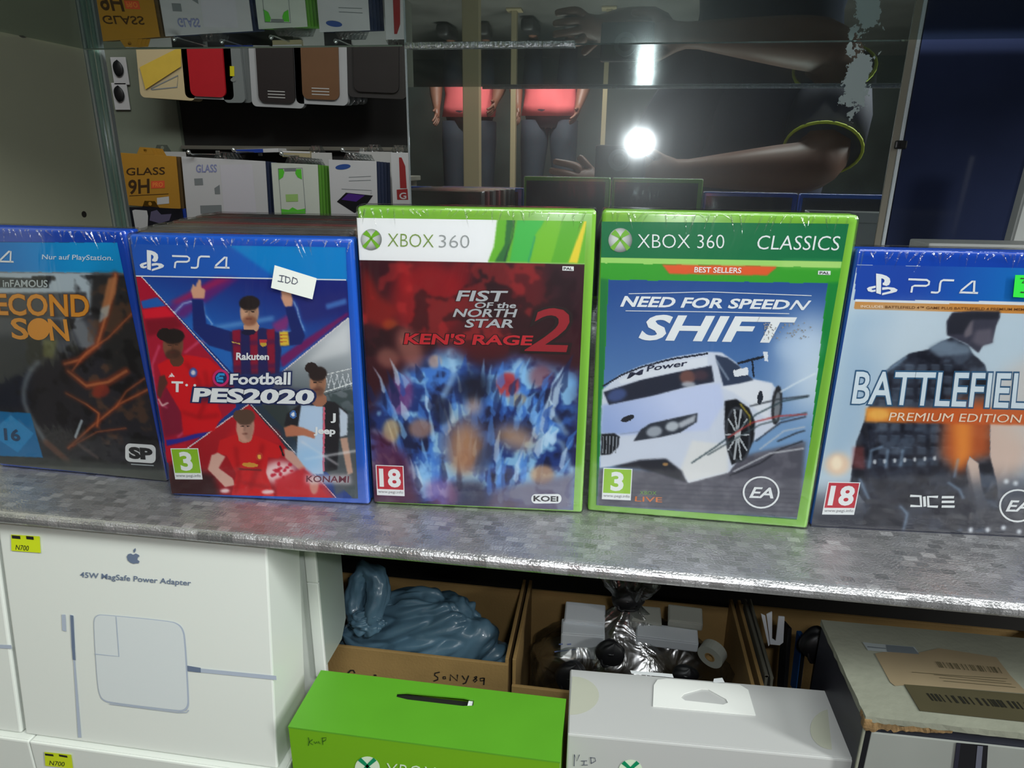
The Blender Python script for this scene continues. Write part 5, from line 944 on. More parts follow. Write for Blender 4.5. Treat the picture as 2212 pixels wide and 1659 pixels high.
small_box(1440, 1392, .480, .050, .010, .016, -.03, .15, 'long white packet at the right in the clear bag')
small_box(1395, 1352, .492, .026, .008, .018, .03, .2, 'grey packet behind the middle of the clear bag', mat('grey_paper', (160, 162, 152), .6)); small_box(1480, 1352, .492, .028, .008, .018, -.05, .2, 'pale grey packet behind the right side of the clear bag', mat('grey_paper'))
BLKG = mat('black_matte', (16, 16, 19), .5, noise=.2)
def black_blob(px, py, Y, rad, label, name, seed, folds=5):
    c = CX(px, py, Y); t = empty(name, c, label=label, cat='gear'); link('body', blob(None, rad, (.2, -.3, .8), '', '', '', BLKG, folds, .18, 40, 28, seed), BLKG, t, smooth=True)
    link('cable', tube([(rad[0]*.6*math.cos(a), -rad[1]*.7+.002*math.sin(3*a), rad[2]*.6*math.sin(a)-rad[2]*.3) for a in [i*.5 for i in range(11)]], .0012, 6), mat('black_plastic'), t, smooth=True); return t
black_blob(1318, 1410, .468, (.0115, .007, .0115), 'rounded black earpiece in front inside the clear bag', 'earpiece', 2); black_blob(1235, 1465, .462, (.013, .008, .016), 'black adapter low at the left of the clear bag', 'adapter', 4); black_blob(1355, 1295, .497, (.013, .008, .009), 'crumpled black pouch high in the clear bag', 'pouch', 6, 7); black_blob(1480, 1455, .463, (.010, .006, .007), 'small black plug low at the right of the clear bag', 'plug', 8)
c = CX(1533, 1420, .472); t = empty('tape_roll', c, (.2, .3, -.5), 'pale round tape roll at the right inside the clear bag', 'roll'); 
def ringmesh(ro, ri, d, n=28): return prism(circ(0, 0, ro, n=n), [circ(0, 0, ri, n=n)[::-1]], d)
link('roll_body', ringmesh(.0105, .004, .009), mat('grey_paper'), t); link('roll_core', xf(ringmesh(.0042, .0032, .0094), Matrix.Translation((0, -.0002, 0))), CBO, t)
# ---- black gear in the right box
t = empty('paper_tag', CX(1672, 1395, .470), (0, 0, .1), 'white paper tag bent like a letter U, sticking out of the right box', 'tag'); g = plane_face(t, Matrix.Identity(4))
link('tag_paper', prism(P_(g, [(1656, 1328), (1668, 1322), (1668, 1380), (1676, 1385), (1682, 1332), (1695, 1333), (1692, 1388), (1684, 1394), (1664, 1392)]), t=.001), WP, t)
link('tag_fold', prism(P_(g, [(1644, 1326), (1653, 1330), (1663, 1392), (1660, 1396)]), t=.0006), WP, t)
def slab(px0, py0, px1, py1, Y, dp, m, name, label, lean=.1, rz=0):
    a, b = CX(px0, py1, Y), CX(px1, py0, Y); t = empty(name, ((a.x+b.x)/2, Y, a.z), (-lean, 0, rz), label, 'gear'); w_ = abs(b.x-a.x)/2; h = b.z-a.z
    link('shell', boxm(-w_, w_, 0, dp, 0, h, min(w_, dp)*.3, 2), m, t); link('face_panel', boxm(-w_*.75, w_*.75, -.0006, -.0001, h*.1, h*.9, .0002), mat('black_plastic'), t); return t
slab(1692, 1372, 1722, 1500, .462, .012, BLKG, 'black_charger', 'slim black charger beside the paper tag in the right box', .15, .2)
slab(1718, 1390, 1748, 1500, .468, .012, mat('blue_packet', (30, 70, 120), .4, noise=.3, nscale=50), 'blue_packet', 'small dark blue packet between black chargers in the right box', .1, .1)
black_blob(1765, 1392, .458, (.012, .009, .014), 'round black headset pad beside the worn carton', 'headset', 11); slab(1750, 1400, 1800, 1520, .456, .014, BLKG, 'headset_case', 'black case below the headset pad beside the worn carton', .12, -.2)
# ================================================================== RACK BEHIND THE OPENING
RY = 1.40
BACKB = mat('black_rack_board', (19, 17, 16), .7, noise=.2, nscale=10)
a, b = at(398, 300, 1.50), at(900, 300, 1.50)
structure('wall_rack', boxm(a[0], .2, 1.50, 1.506, -.42, .9), BACKB, 'black board behind the hanging packs'); structure('wall_rack_side', boxm(-1.7, a[0]-.001, 1.49, 1.506, -.42, .9), mat('grey_rack_side', (112, 118, 104), .6, noise=.12, nscale=4), 'grey panel left of the black rack board')
a0x = a[0]
t = empty('hook_rail', (a[0]+.3, 1.484, at(600, 319, 1.48)[2]), label='thin metal hook rail across the black board', cat='rail'); link('rail_bar', boxm(-.30, .75, 0, .004, -.003, .003, .0008), mat('dull_metal', (150, 146, 136), .35, metal=.7), t)
link('rail_lip', boxm(-.30, .75, -.0022, -.0002, -.0045, .0005, .0003), mat('dull_metal'), t)
HOOKM = mat('bright_hook', (220, 222, 220), .2, metal=.8)
def hook(px, py, label, Y0=1.482, Y1=1.372):
    c = at(px, py, Y1); t = empty('peg_hook', (c[0], Y0, c[2]), label=label, cat='hook', group='peg hooks of the pack rack'); link('rod', tube([(0, 0, 0), (0, (Y1-Y0)*.9, 0), (0, Y1-Y0, .004)], .0016, 8), HOOKM, t, smooth=True)
    link('ball_tip', xf(blob(None, (.0042, .0042, .0042), (0, 0, 1), '', '', '', HOOKM, 2, .0, 16, 10), Matrix.Translation((0, Y1-Y0, .004))), HOOKM, t, smooth=True); link('mount', boxm(-.005, .005, -.002, 0, -.008, .008, .001), HOOKM, t)
for (x, y, w_) in ((408, 333, 'over the white screen protector pack, leftmost of the row'), (505, 328, 'right of centre over the white screen protector pack'), (608, 336, 'over the green and white pack'), (740, 328, 'over the pack with the blue oval')): hook(x, y, 'short metal peg hook '+w_)
PK = {}
def pack(px0, py0, px1, py1, Y, m, label, group, n=1, step=(.0040, .008), edge=None, tabm=None, tilt=0., name='hanging_pack', cat='pack', dp=.003):
    """front card with hang tab, then n-1 copies hooked behind it, each showing its right edge"""
    a, b = at(px0, py1, Y), at(px1, py0, Y); w_ = (b[0]-a[0])/2; h = b[2]-a[2]; cx = (a[0]+b[0])/2
    t = empty(name, (cx, Y, a[2]), (0, tilt, 0), label, cat, group)
    link('card', boxm(-w_, w_, 0, dp, 0, h, .0008), m, t)
    tm = prism([(-.02, h+.0002), (.02, h+.0002), (.012, h+.014), (-.012, h+.014)], [circ(0, h+.008, .004, n=12)[::-1]], .0006); link('hang_tab', tm, tabm or CLEAR, t)
    kids = []
    for k in range(1, n):
        r_ = t.copy(); COL.objects.link(r_); r_.location = (cx+step[0]*k, Y+step[1]*k, a[2]-.0006*k); r_['label'] = label_edge(label, k); r_['group'] = group
        for ch in list(t.children):
            c_ = ch.copy(); COL.objects.link(c_); c_.parent = r_
            if edge and c_.name.startswith('card'):
                if (px0, 'e') not in PK: me = c_.data.copy(); me.materials.clear(); me.materials.append(edge); PK[(px0, 'e')] = me
                c_.data = PK[(px0, 'e')]
    return t, plane_face(t, Matrix.Identity(4))
ORD = ['', 'first', 'second', 'third', 'fourth', 'fifth', 'sixth', 'seventh', 'eighth', 'ninth']
def label_edge(l, k): return 'card edge showing right of the %s, %s behind it' % (' '.join(l.split()[:6]).rstrip(','), ORD[k])
zr = Z(3.16, 200, 280)
GOLDC = mat('gold_card', (172, 124, 44), .4, noise=.06, nscale=10); WCARD = mat('pack_white', (190, 188, 190), .45); NAVYE = mat('navy_edge', (30, 40, 66), .5); GRNE = mat('green_edge', (84, 140, 44), .5); DKE = mat('dark_edge', (46, 44, 46), .5)
def qq(f, P, z=zr): return P_(f, [z(*p) for p in P])
t, f = pack(264, 334, 374, 446, RY, GOLDC, 'gold card screen protector pack with black print', 'packs in the gold column', 4, (.0050, .006), mat('gold_edge_dark', (84, 64, 34), .6), GOLDC, .05)
text(f, 'GLASS', [zr(*p) for p in ((232, 262), (494, 256), (494, 306), (232, 312))], mat('brown_black', (62, 42, 22), .5), .0006, .01); text(f, '9H', [zr(*p) for p in ((246, 346), (386, 336), (388, 432), (250, 440))], mat('brown_black'), .0006, .02)
o = f.put('red_patch', flat([qq(f, [(400, 352), (492, 348), (494, 398), (402, 402)])]), mat('orange_red', (214, 84, 50), .5), .0006); text(f, 'PRO', [zr(*p) for p in ((412, 362), (480, 359), (481, 390), (413, 393))], mat('amber', (230, 130, 60), .5), .0009, .02, parent=o)
f.put('white_tag', flat([qq(f, [(440, 466), (522, 456), (524, 504), (442, 512)])]), WCARD, .0006); f.put('printed_line', ribbon([qq(f, [(252, 452), (520, 438)])], .0012), mat('brown_black'), .0006)
DKP = mat('dark_pack', (26, 25, 34), .35, noise=.4, nscale=30)
t, f = pack(278, 450, 392, 560, RY, DKP, 'dark pack with white side picture under the gold card', 'packs in the gold column', 2, (.005, .006), mat('blue_edge', (30, 60, 150), .5), DKP)
f.put('white_picture', flat([qq(f, [(272, 552), (290, 546), (372, 552), (380, 590), (376, 690), (296, 690)])]), WCARD, .0006); f.put('purple_picture', flat([qq(f, [(400, 560), (440, 548), (470, 580), (540, 575), (525, 620), (460, 640), (390, 620)])]), mat('grey_violet', (92, 86, 112), .4), .0006)
t, f = pack(405, 344, 567, 480, RY-.005, WCARD, 'wide white screen protector pack with faint blue capitals and a blank right half', 'packs in the white column', 4, (.0050, .006), NAVYE, CLEAR, .04)
text(f, 'GLASS', [zr(*p) for p in ((708, 240), (848, 238), (848, 290), (708, 292))], mat('pale_violet_ink', (130, 134, 176), .5), .0006, .02); [f.put('grey_block', flat([qq(f, B_)]), mat('grey_ink', (120, 124, 126), .5), .0006) for B_ in ([(694, 334), (752, 332), (756, 378), (698, 380)], [(735, 518), (880, 514), (884, 570), (738, 574)], [(832, 400), (868, 376), (872, 440), (836, 440)])]; f.put('blank_window', flat([qq(f, [(870, 240), (1090, 235), (1120, 570), (900, 575)])]), mat('milky_window', (196, 192, 200), .3, coat=.4), .0006)
t, f = pack(594, 354, 682, 480, RY-.008, mat('pack_green_white', (196, 200, 190), .45), 'white pack with lime green corner shapes', 'packs in the green column', 8, (.0042, .006), GRNE, CLEAR, .03)
G2 = mat('leaf_green', (86, 190, 50), .45)
f.put('green_corner', flat([qq(f, [(1266, 270), (1300, 268), (1310, 290), (1300, 325), (1270, 345)]), qq(f, [(1385, 270), (1425, 268), (1430, 340), (1400, 325), (1385, 300)]), qq(f, [(1285, 540), (1340, 548), (1365, 530), (1400, 548), (1452, 538), (1455, 575), (1290, 578)])]), G2, .0006)
f.put('picture_frame', ribbon([qq(f, [(1268, 266), (1432, 262), (1455, 560), (1290, 565), (1268, 266)])], .0012), mat('grey_ink'), .0007); f.put('green_badge', flat([qq(f, [(1318, 442), (1402, 440), (1404, 490), (1322, 492)])]), mat('pale_leaf', (150, 186, 110), .5), .0007)
f.put('printed_bar', flat([qq(f, [(1308, 268), (1390, 266), (1392, 282), (1310, 284)])]), mat('grey_ink'), .0008)
t, f = pack(716, 347, 810, 480, RY-.010, WCARD, 'white pack with a blue oval and a purple phone picture', 'packs in the oval column', 5, (.0050, .006), NAVYE, CLEAR, .02)
f.put('blue_oval', flat([qq(f, circ(1710, 254, 52, 18, rot=-.12))]), mat('oval_blue', (44, 74, 140), .4), .0006, None, 'blue oval logo'); f.put('phone_picture', flat([qq(f, [(1668, 492), (1730, 430), (1915, 450), (1880, 500), (1790, 570)])]), mat('black_print'), .0006); f.put('phone_screen', flat([qq(f, [(1700, 478), (1745, 436), (1860, 448), (1800, 492)])]), mat('violet_screen', (70, 34, 120), .4), .0008)
f.put('printed_lines', ribbon([qq(f, [(1750, 325), (1900, 318)]), qq(f, [(1750, 350), (1900, 345)]), qq(f, [(1700, 405), (1905, 415), (1900, 440)])], .0010), mat('grey_ink'), .0006)
t, f = pack(850, 330, 884, 480, RY-.012, WCARD, 'narrow white pack with dark red shapes beside the mirror edge', 'packs in the red column', 2, (.004, .006), DKE, CLEAR); f.put('red_shape', flat([qq(f, [(2092, 190), (2110, 190), (2135, 250), (2145, 400), (2100, 400)]), qq(f, [(2076, 410), (2150, 404), (2155, 478), (2080, 478)])]), mat('dark_red_ink', (140, 32, 34), .5), .0006); text(f, 'G', [zr(*p) for p in ((2095, 432), (2140, 430), (2142, 472), (2097, 474))], WCARD, .0009, .02)
# packs lying on top of the rail and pale cards behind
t = empty('flat_pack', at(560, 330, 1.452), (.0, -.03, -.08), 'blue edged white pack lying over the hooks', 'pack'); link('card', boxm(-.055, .045, 0, .05, 0, .008, .001), mat('pack_white'), t); link('blue_edge', boxm(-.055, .01, -.0008, -.0002, .0004, .0076, .0002), mat('blue_edge'), t)
t = empty('flat_pack', at(640, 340, 1.450), (.0, .02, .1), 'tan pack lying over the hooks right of the blue edged one', 'pack'); link('card', boxm(-.03, .03, 0, .05, 0, .013, .001), mat('tan_pack', (156, 144, 112), .5), t); link('lid_edge', boxm(-.03, .03, -.0006, -.0001, .009, .0125, .0002), mat('pack_white'), t)
for (x0, x1, y0, l) in ((325, 400, 328, 'pale grey card behind and right of the gold pack'), (664, 716, 330, 'pale card behind, between the green and the oval packs'), (780, 848, 328, 'pale card behind the oval pack, near the mirror')):
    pack(x0, y0, x1, 470, 1.462, mat('pack_grey', (176, 174, 172), .5), l, 'pale cards at the back of the rack')
# ---- upper row of phone cases
zu = Z(3.16, 200, 0); ZT = 1.39
YELC = mat('yellow_box', (196, 164, 62), .5, noise=.05); CREAMC = mat('cream_box', (182, 164, 128), .5)
def hanging_box(px0, py0, px1, py1, Y, dp, m, label, tilt=0., body=None, name='phone_case_pack', group='phone case packs hanging in the upper row'):
    a, b = at(px0, py1, Y), at(px1, py0, Y); w_ = (b[0]-a[0])/2; h = b[2]-a[2]; t = empty(name, ((a[0]+b[0])/2, Y, a[2]), (0, tilt, 0), label, 'pack', group)
    link('pack_body', xf(prism(rrect(-w_, w_, 0, h, .010), t=dp), Matrix.Identity(4)), m, t); link('hang_tab', prism([(-.02, h+.0002), (.02, h+.0002), (.012, h+.016), (-.012, h+.016)], [circ(0, h+.009, .004, n=12)[::-1]], .0006), m, t); return t, plane_face(t, Matrix.Identity(4))
t, f = hanging_box(304, 40, 400, 214, ZT, .03, CREAMC, 'cream phone case box with a slanting yellow flap at the left of the upper row', .06)
f.put('yellow_flap', flat([qq(f, [(330, 460), (590, 330), (612, 300), (612, 455), (370, 612)], zu)]), YELC, .004, None, 'slanting yellow card flap'); f.put('case_window', ribbon([qq(f, [(400, 605), (585, 515), (578, 595), (405, 612), (400, 605)], zu)], .002), mat('grey_ink'), .0008)
CLW = mat('milky_frame', (158, 158, 160), .3, coat=.4)
def case_pack(px0, px1, py1, rgb, label, frame=CLW, inset=.007, words=0, tilt=.04, Y=ZT, py0=30):
    t, f = hanging_box(px0, py0, px1, py1, Y, .012, frame, label, tilt); w_ = (at(px1, 100, Y)[0]-at(px0, 100, Y)[0])/2; h = at(px0, py0, Y)[2]-at(px0, py1, Y)[2]
    link('phone_case', prism(rrect(-w_+inset, w_-inset, inset, h-.012, .012), t=.004).copy(), mat('case_'+label.split()[0], rgb, .45, noise=.04), t).location = (0, -.0045, 0)
    if words:
        P = [(-.016+.002*k, .018+.005*k) for k in range(3)]
        link('printed_words', xf(ribbon([[(-.018, .018+.0055*k), (.018, .018+.0055*k)] for k in range(3)], .0016), Matrix.Translation((0, -.0050, 0))), mat('pale_ink', (170, 168, 166), .5), t)
    return t, f
case_pack(401, 486, 214, (168, 24, 34), 'red phone case in a clear frame, beside the yellow flap', inset=.004)
case_pack(545, 642, 232, (36, 30, 30), 'black phone case in a milky frame with pale words', inset=.008, words=1); case_pack(640, 740, 226, (98, 68, 44), 'brown phone case in a milky frame with pale words', inset=.009, words=1); case_pack(752, 872, 212, (32, 28, 28), 'charcoal phone case pack at the right of the upper row near the mirror', frame=mat('dark_frame', (48, 46, 46), .35, coat=.4), inset=.010)
for k, (x0, x1) in enumerate(((484, 512), (500, 530), (515, 545))):
    t, f = hanging_box(x0, 40, x1, 222, ZT+.012*k, .006, mat('clear_pack', (112, 116, 116), .2, coat=.6), ['narrow clear pack with a small yellow charm right of the red case', 'second narrow clear pack right of the yellow charm', 'third narrow clear pack just left of the black case'][k])
    if k == 0: f.put('yellow_charm', flat([qq(f, [(938, 452), (968, 452), (970, 520), (940, 520)], zu)]), mat('charm_yellow', (190, 180, 30), .4), .001, None, 'small yellow charm'); f.put('charm_clip', flat([qq(f, circ(962, 545, 18, 14), zu)]), HOOKM, .0012)
for k in range(3): # clear packs behind the brown case
    t, f = hanging_box(700+k*14, 60, 756+k*14, 228-k, ZT+.02+.012*k, .006, mat('clear_pack'), 'clear pack edge showing right of the brown case, %s one behind it' % ['nearest', 'middle', 'farthest'][k])
zr_ = at(600, 30, ZT)[2]+.0095
t = empty('hook_rail', (a0x+.3, 1.484, zr_), label='upper thin metal rail of the rack carrying the phone case packs', cat='rail'); link('rail_bar', boxm(-.50, .75, 0, .004, -.003, .003, .0008), mat('dull_metal'), t)
link('rail_lip', boxm(-.50, .75, -.0022, -.0002, -.0045, .0005, .0003), mat('dull_metal'), t)
for (px, py, lb_) in ((352, 40, 'cream box with the yellow flap'), (443, 30, 'red phone case'), (498, 40, 'yellow charm pack'), (515, 40, 'middle narrow clear pack'), (530, 40, 'third narrow clear pack'), (593, 30, 'black phone case'), (690, 30, 'brown phone case'), (735, 60, 'clear packs beside the brown case'), (812, 30, 'charcoal phone case')):
    c_ = at(px, py, ZT); zz_ = c_[2]+.0095; Y1 = ZT-.012; t = empty('peg_hook', (c_[0], 1.482, zz_), label='upper metal peg hook carrying the '+lb_, cat='hook', group='upper peg hooks'); link('rod', tube([(0, 0, 0), (0, (Y1-1.482)*.9, 0), (0, Y1-1.482, .004)], .0016, 8), HOOKM, t, smooth=True); link('mount', boxm(-.005, .005, -.002, 0, -.008, .008, .001), HOOKM, t)
for (x, y, rgb, l) in ((250, 160, (24, 24, 24), 'small black cable hanger at the far left of the rack'), (252, 215, (28, 30, 30), 'black and white earphone pack below the cable hanger')):
    a = at(x, y, 1.47); t = empty('accessory_pack', (a[0], 1.484, a[2]-.02), label=l, cat='pack'); link('card', boxm(-.018, .018, 0, .003, 0, .055, .001), mat('pack_white'), t); link('accessory', xf(blob(None, (.012, .004, .015), (0, 0, 1), '', '', '', BLKG, 4, .2, 24, 16, 3), Matrix.Translation((0, -.004, .032))), BLKG, t, smooth=True)
# ================================================================== PEOPLE AND CAMERA (seen in the mirror)
def skin(name, pts, edges, rads, m, parent, root=0, sub=2, label=None):
    me = bpy.data.meshes.new(name); me.from_pydata(pts, edges, []); o = link(name, me, m, parent, label)
    md = o.modifiers.new('skin', 'SKIN'); md.use_smooth_shade = True; md.branch_smoothing = .4
    for v, r_ in zip(me.skin_vertices[0].data, rads): v.radius = (r_, r_) if not hasattr(r_, '__len__') else r_; v.use_root = False
    me.skin_vertices[0].data[root].use_root = True
    s_ = o.modifiers.new('sub', 'SUBSURF'); s_.levels = 1; s_.render_levels = 1
    dg = bpy.context.evaluated_depsgraph_get(); nm = bpy.data.meshes.new_from_object(o.evaluated_get(dg)); o.modifiers.clear(); o.data = nm; nm.materials.clear(); nm.materials.append(m)
    nm.polygons.foreach_set('use_smooth', [True]*len(nm.polygons)); return o
SK = mat('brown_skin', (112, 76, 60), .5, noise=.05); HAIR = mat('black_hair', (20, 16, 14), .6, bump=.8, bscale=300)
def lerp(a, b, t): return tuple(x+(y-x)*t for x, y in zip(a, b))
def person(base, label, J, shirt, trouser, hem, R=1.):
    """J: joints in local metres; shirt covers torso and upper arms"""
    t = empty('person', base, label=label, cat='person')
    pts = []; eg = []; rd = []
    def add(p, r_, par=None):
        pts.append(tuple(p)); rd.append(r_*R)
        if par is not None: eg.append((par, len(pts)-1))
        return len(pts)-1
    pe = add(J['pelvis'], .10); wa = add(lerp(J['pelvis'], J['chest'], .5), .10, pe); ch = add(J['chest'], .105, wa); ne = add(J['neck'], .055, ch); hd = add(lerp(J['neck'], J['head'], .55), .055, ne)
    for s in 'LR':
        sh_ = add(J['sh'+s], .060, ch); ft = J.get('fat', 1); ua = add(lerp(J['sh'+s], J['el'+s], .72), .060*ft, sh_); el = add(J['el'+s], .054*ft, ua); fa = add(lerp(J['el'+s], J['wr'+s], .4), .046*(ft+1)/2, el); wr = add(J['wr'+s], .026, fa)
        d = (Vector(J['wr'+s])-Vector(J['el'+s])).normalized(); side = Vector(J.get('pl'+s, (0, 1, 0))); side = (side-d*side.dot(d)).normalized(); nrm_ = d.cross(side)
        W0 = Vector(J['wr'+s]); pal = add(W0+d*.045, .026, wr)
        for k in range(4):
            L_ = (.070, .080, .074, .058)[k]; b0 = W0+d*.075+side*(.030-.020*k); i0 = add(b0, .0095, pal); i1 = add(b0+d*L_*.4-nrm_*.010, .0085, i0); add(b0+d*L_*.72-nrm_*.030, .0075, i1)
        t0 = add(W0+d*.030+side*.032, .011, pal); add(W0+d*.062+side*.052-nrm_*.012, .009, t0)
        hp = add(J['hip'+s], .088, pe); kn = add(J['kn'+s], .058, hp); ca = add(lerp(J['kn'+s], J['an'+s], .35), .054, kn); an = add(J['an'+s], .036, ca); add(J['toe'+s], .030, an)
    skin('body', pts, eg, rd, SK, t, pe)
    def loft(pts, rx, ry, X=Vector((1, 0, 0)), n=26):
        V = []; Fc = []; pts = [Vector(p) for p in pts]
        for i, p in enumerate(pts):
            T_ = (pts[min(i+1, len(pts)-1)]-pts[max(i-1, 0)]).normalized(); x_ = (X-T_*X.dot(T_)).normalized(); y_ = T_.cross(x_)
            for k in range(n):
                a = 2*math.pi*k/n; wv = 1+.035*math.sin(3*a+i*1.3)+.02*math.sin(7*a+i*2.1); V.append(p+x_*math.cos(a)*rx[i]*wv+y_*math.sin(a)*ry[i]*wv)
        for i in range(len(pts)-1):
            for k in range(n): Fc.append((i*n+k, i*n+(k+1) % n, (i+1)*n+(k+1) % n, (i+1)*n+k))
        Fc += [tuple(range(n))[::-1], tuple(range((len(pts)-1)*n, len(pts)*n))]; return mesh(V, Fc)
    pe_, ch_, ne_ = J['pelvis'], J['chest'], J['neck']
    sp = [lerp(pe_, ch_, hem-.12), lerp(pe_, ch_, .10), lerp(pe_, ch_, .35), lerp(pe_, ch_, .6), ch_, lerp(ch_, ne_, .45), lerp(ch_, ne_, .78), lerp(ch_, ne_, .95)]
    parts_ = [loft(sp, [.188, .186, .172, .176, .190, .178, .115, .066], [.135, .136, .128, .128, .130, .112, .086, .066])]
    for s in 'LR': parts_.append(tube([lerp(ch_, J['sh'+s], .55), J['sh'+s], lerp(J['sh'+s], J['el'+s], .4), lerp(J['sh'+s], J['el'+s], .80)], [.075, .082*J.get('fat', 1)**.5, .074*J.get('fat', 1), .070*J.get('fat', 1)], 18))
    link('shirt', joinm(parts_), shirt, t, smooth=True)
    parts_ = [loft([lerp(pe_, ch_, .14), pe_, lerp(pe_, lerp(J['hipL'], J['hipR'], .5), 1.6)], [.165, .178, .150], [.122, .132, .10])]
    for s in 'LR': parts_.append(tube([J['hip'+s], lerp(J['hip'+s], J['kn'+s], .35), J['kn'+s], lerp(J['kn'+s], J['an'+s], .4), lerp(J['kn'+s], J['an'+s], .92)], [.100, .096, .074, .068, .056], 18))
    link('trousers', joinm(parts_), trouser, t, smooth=True)
    for s in 'LR':
        a_, b_ = Vector(J['an'+s]), Vector(J['toe'+s]); c_ = (a_+b_)/2; ang = math.atan2(b_.y-a_.y, b_.x-a_.x); m_ = boxm(-.10, .16, -.045, .045, -.035, .045, .03, 3); m_.transform(Matrix.Translation((c_.x, c_.y, a_.z-.045)) @ Matrix.Rotation(ang, 4, 'Z')); link('shoe', m_, mat('dark_shoe', (40, 38, 38), .5), t, smooth=True)
    # head with face
    F_ = Vector(J['face']).normalized(); H_ = Vector(J['head']); X_ = F_.cross(Vector((0, 0, 1))).normalized(); U_ = X_.cross(F_)
    Mh = Matrix(((X_.x, F_.x, U_.x, H_.x), (X_.y, F_.y, U_.y, H_.y), (X_.z, F_.z, U_.z, H_.z), (0, 0, 0, 1)))
    bm = bmesh.new(); bmesh.ops.create_uvsphere(bm, u_segments=28, v_segments=20, radius=1)
    for v in bm.verts:
        x, y, z = v.co; k = 1-.28*max(0, -z)**1.5
        yy = y*.098*(1-.10*max(0, -z)); xx = x*.076*k; zz = z*.118
        if y > 0:
            nose = math.exp(-(x/.16)**2-((z+.15)/.22)**2); yy += .022*nose; yy -= .010*(math.exp(-((abs(x)-.36)/.16)**2-((z-.08)/.12)**2)); yy += .006*math.exp(-(x/.3)**2-((z+.52)/.08)**2)+.010*math.exp(-(x/.3)**2-((z+.85)/.15)**2)
        v.co = (xx, yy, zz)
    me = bpy.data.meshes.new('head'); bm.to_mesh(me); bm.free(); me.transform(Mh); hd_ = link('head', me, SK, t, smooth=True)
    for s in (1, -1):
        e = xf(blob(None, (.012, .010, .008), (0, 0, 1), '', '', '', WHITE, 2, 0, 14, 10), Mh @ Matrix.Translation((s*.029, .080, .010))); link('eye', e, mat('eye_white', (220, 218, 210), .3), hd_, smooth=True)
        e = xf(blob(None, (.005, .004, .005), (0, 0, 1), '', '', '', WHITE, 2, 0, 10, 8), Mh @ Matrix.Translation((s*.029, .0885, .010))); link('pupil', e, mat('black_plastic'), hd_, smooth=True)
        e = xf(blob(None, (.008, .018, .030), (0, 0, 1), '', '', '', SK, 2, 0, 14, 12), Mh @ Matrix.Translation((s*.076, -.004, -.004))); link('ear', e, SK, hd_, smooth=True)
    link('mouth', xf(blob(None, (.024, .006, .006), (0, 0, 1), '', '', '', SK, 2, 0, 16, 10), Mh @ Matrix.Translation((0, .091, -.062))), mat('lip', (120, 60, 56), .5), hd_, smooth=True)
    bm = bmesh.new(); bmesh.ops.create_uvsphere(bm, u_segments=28, v_segments=20, radius=1)
    for v in bm.verts:
        x, y, z = v.co; zz = z
        if y > .25: zz = max(z, .52)
        else: zz = max(z, -.35)
        v.co = (x*.083, y*.106 if y < .25 or z > .5 else y*.07, zz*.126)
    me = bpy.data.meshes.new('hair'); bm.to_mesh(me); bm.free(); me.transform(Mh); link('hair', me, HAIR, hd_, smooth=True)
    return t
RED = mat('coral_red_cotton', (242, 112, 116), .8, noise=.10, nscale=9, bump=.4, bscale=14); JEAN = mat('dark_trousers', (26, 36, 48), .8, noise=.2, nscale=8)
BJ = dict(pelvis=(0, 0, .95), chest=(0, .02, 1.28), neck=(0, .01, 1.47), head=(0, .04, 1.62), shL=(-.19, 0, 1.40), elL=(-.235, .02, 1.12), wrL=(-.20, .14, .96), shR=(.19, 0, 1.40), elR=(.235, .02, 1.12), wrR=(.20, .14, .96),
          hipL=(-.095, 0, .88), knL=(-.11, .03, .48), anL=(-.12, -.01, .09), toeL=(-.13, .13, .035), hipR=(.095, 0, .88), knR=(.11, .03, .48), anR=(.12, -.01, .09), toeR=(.13, .13, .035), face=(0, 1, 0))
person((-.482, 2*D-5.0, FLOORZ), 'person in a coral red T-shirt and dark trousers, larger of the two in the mirror', BJ, RED, JEAN, .02)
BJ2 = dict(BJ, elR=(.235, .06, 1.12), wrR=(.22, .20, 1.0), face=(.4, 1, 0)); person((-1.07, 2*D-5.15, FLOORZ), 'person in a coral red T-shirt behind the beige post, at the left in the mirror', BJ2, RED, JEAN, .02)
NAVYS = mat('navy_cotton', (22, 28, 54), .75, noise=.2, nscale=12)
CJ = dict(pelvis=(.36, -.52, .38), chest=(.345, -.36, .72), neck=(.29, -.30, .90), head=(.25, -.25, 1.03), shR=(.49, -.30, .82), elR=(.435, -.135, .625), wrR=(.125, -.055, .612), plR=(0, -.2, 1), shL=(.19, -.32, .83), elL=(.06, -.30, .56), wrL=(-.055, -.125, .585), plL=(0, .2, 1),
          hipL=(.27, -.52, .36), knL=(.20, -.16, .40), anL=(.22, -.34, .09), toeL=(.20, -.20, .035), hipR=(.46, -.52, .36), knR=(.54, -.16, .40), anR=(.53, -.34, .09), toeR=(.55, -.20, .035), face=(-.15, 1, -.25), fat=1.2)
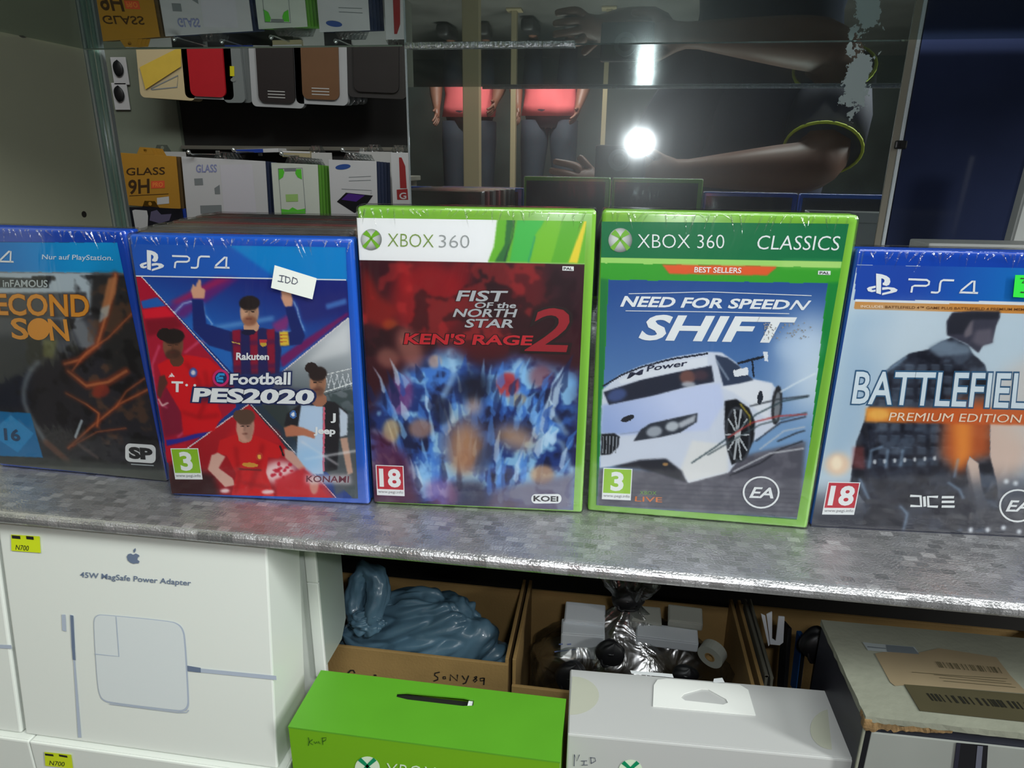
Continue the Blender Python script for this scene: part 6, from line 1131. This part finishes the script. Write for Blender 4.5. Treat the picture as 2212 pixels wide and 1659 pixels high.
ph = person((0, 0, FLOORZ), 'person in a navy T-shirt with lime sleeve hem crouching and holding the camera', CJ, NAVYS, mat('dark_grey_trousers', (34, 36, 42), .8), .02)
e0, e1 = Vector(CJ['shR']), Vector(CJ['elR']); pc = e0.lerp(e1, .80); ax = (e1-e0).normalized(); u_ = ax.orthogonal().normalized(); v_ = ax.cross(u_)
link('sleeve_hem', tube([pc+(u_*math.cos(a)+v_*math.sin(a))*.081 for a in [i*2*math.pi/28 for i in range(28)]], .0035, 8, True), mat('lime_trim', (190, 205, 30), .6), ph, 'lime green sleeve hem', smooth=True)
t = empty('compact_camera', (0, -.012, HC-.006), label='small black compact camera held up to the display, seen in the mirror under the flash', cat='camera')
BC = mat('camera_black', (26, 26, 30), .35, coat=.3)
link('camera_body', boxm(-.050, .056, -.024, 0, -.036, .036, .006, 3), BC, t, smooth=False); me = ringmesh(.022, .0135, .0075); me.transform(Matrix.Translation((0, .0002, .006))); link('lens_barrel', me, mat('lens_metal', (90, 92, 96), .3, metal=.8), t)
link('flash_window', boxm(.027, .057, .0002, .0018, .0300, .0480, .0005), mat('flash_diffuser', (230, 232, 235), .3), t); link('shutter_button', boxm(.030, .042, -.018, -.008, .0362, .0400, .0015), mat('lens_metal'), t)
# counter with warm goods across the shop
t = empty('counter_cabinet', (-1.55, -2.6, FLOORZ), label='low grey counter cabinet across the shop, seen in the mirror at its left', cat='cabinet'); link('cabinet_body', boxm(-.35, .30, -.25, .25, 0, .50, .004), mat('grey_counter', (110, 112, 104), .6), t); link('counter_top', boxm(-.37, .32, -.27, .27, .502, .53, .004), mat('grey_counter'), t)
for k in range(3):
    t = empty('goods_box', (-1.62+k*.15, -2.50, FLOORZ+.531), label='small orange goods box on the far counter, %s of three' % ['leftmost', 'middle', 'rightmost'][k], cat='box', group='goods on the far counter'); link('box_body', boxm(-.05, .05, -.04, .04, 0, .09+.02*k, .003), mat('orange_goods', (206, 130, 70), .5), t); link('box_lid', boxm(-.052, .052, -.042, .042, .0902+.02*k, .10+.02*k, .002), mat('pale_goods', (200, 190, 170), .5), t)
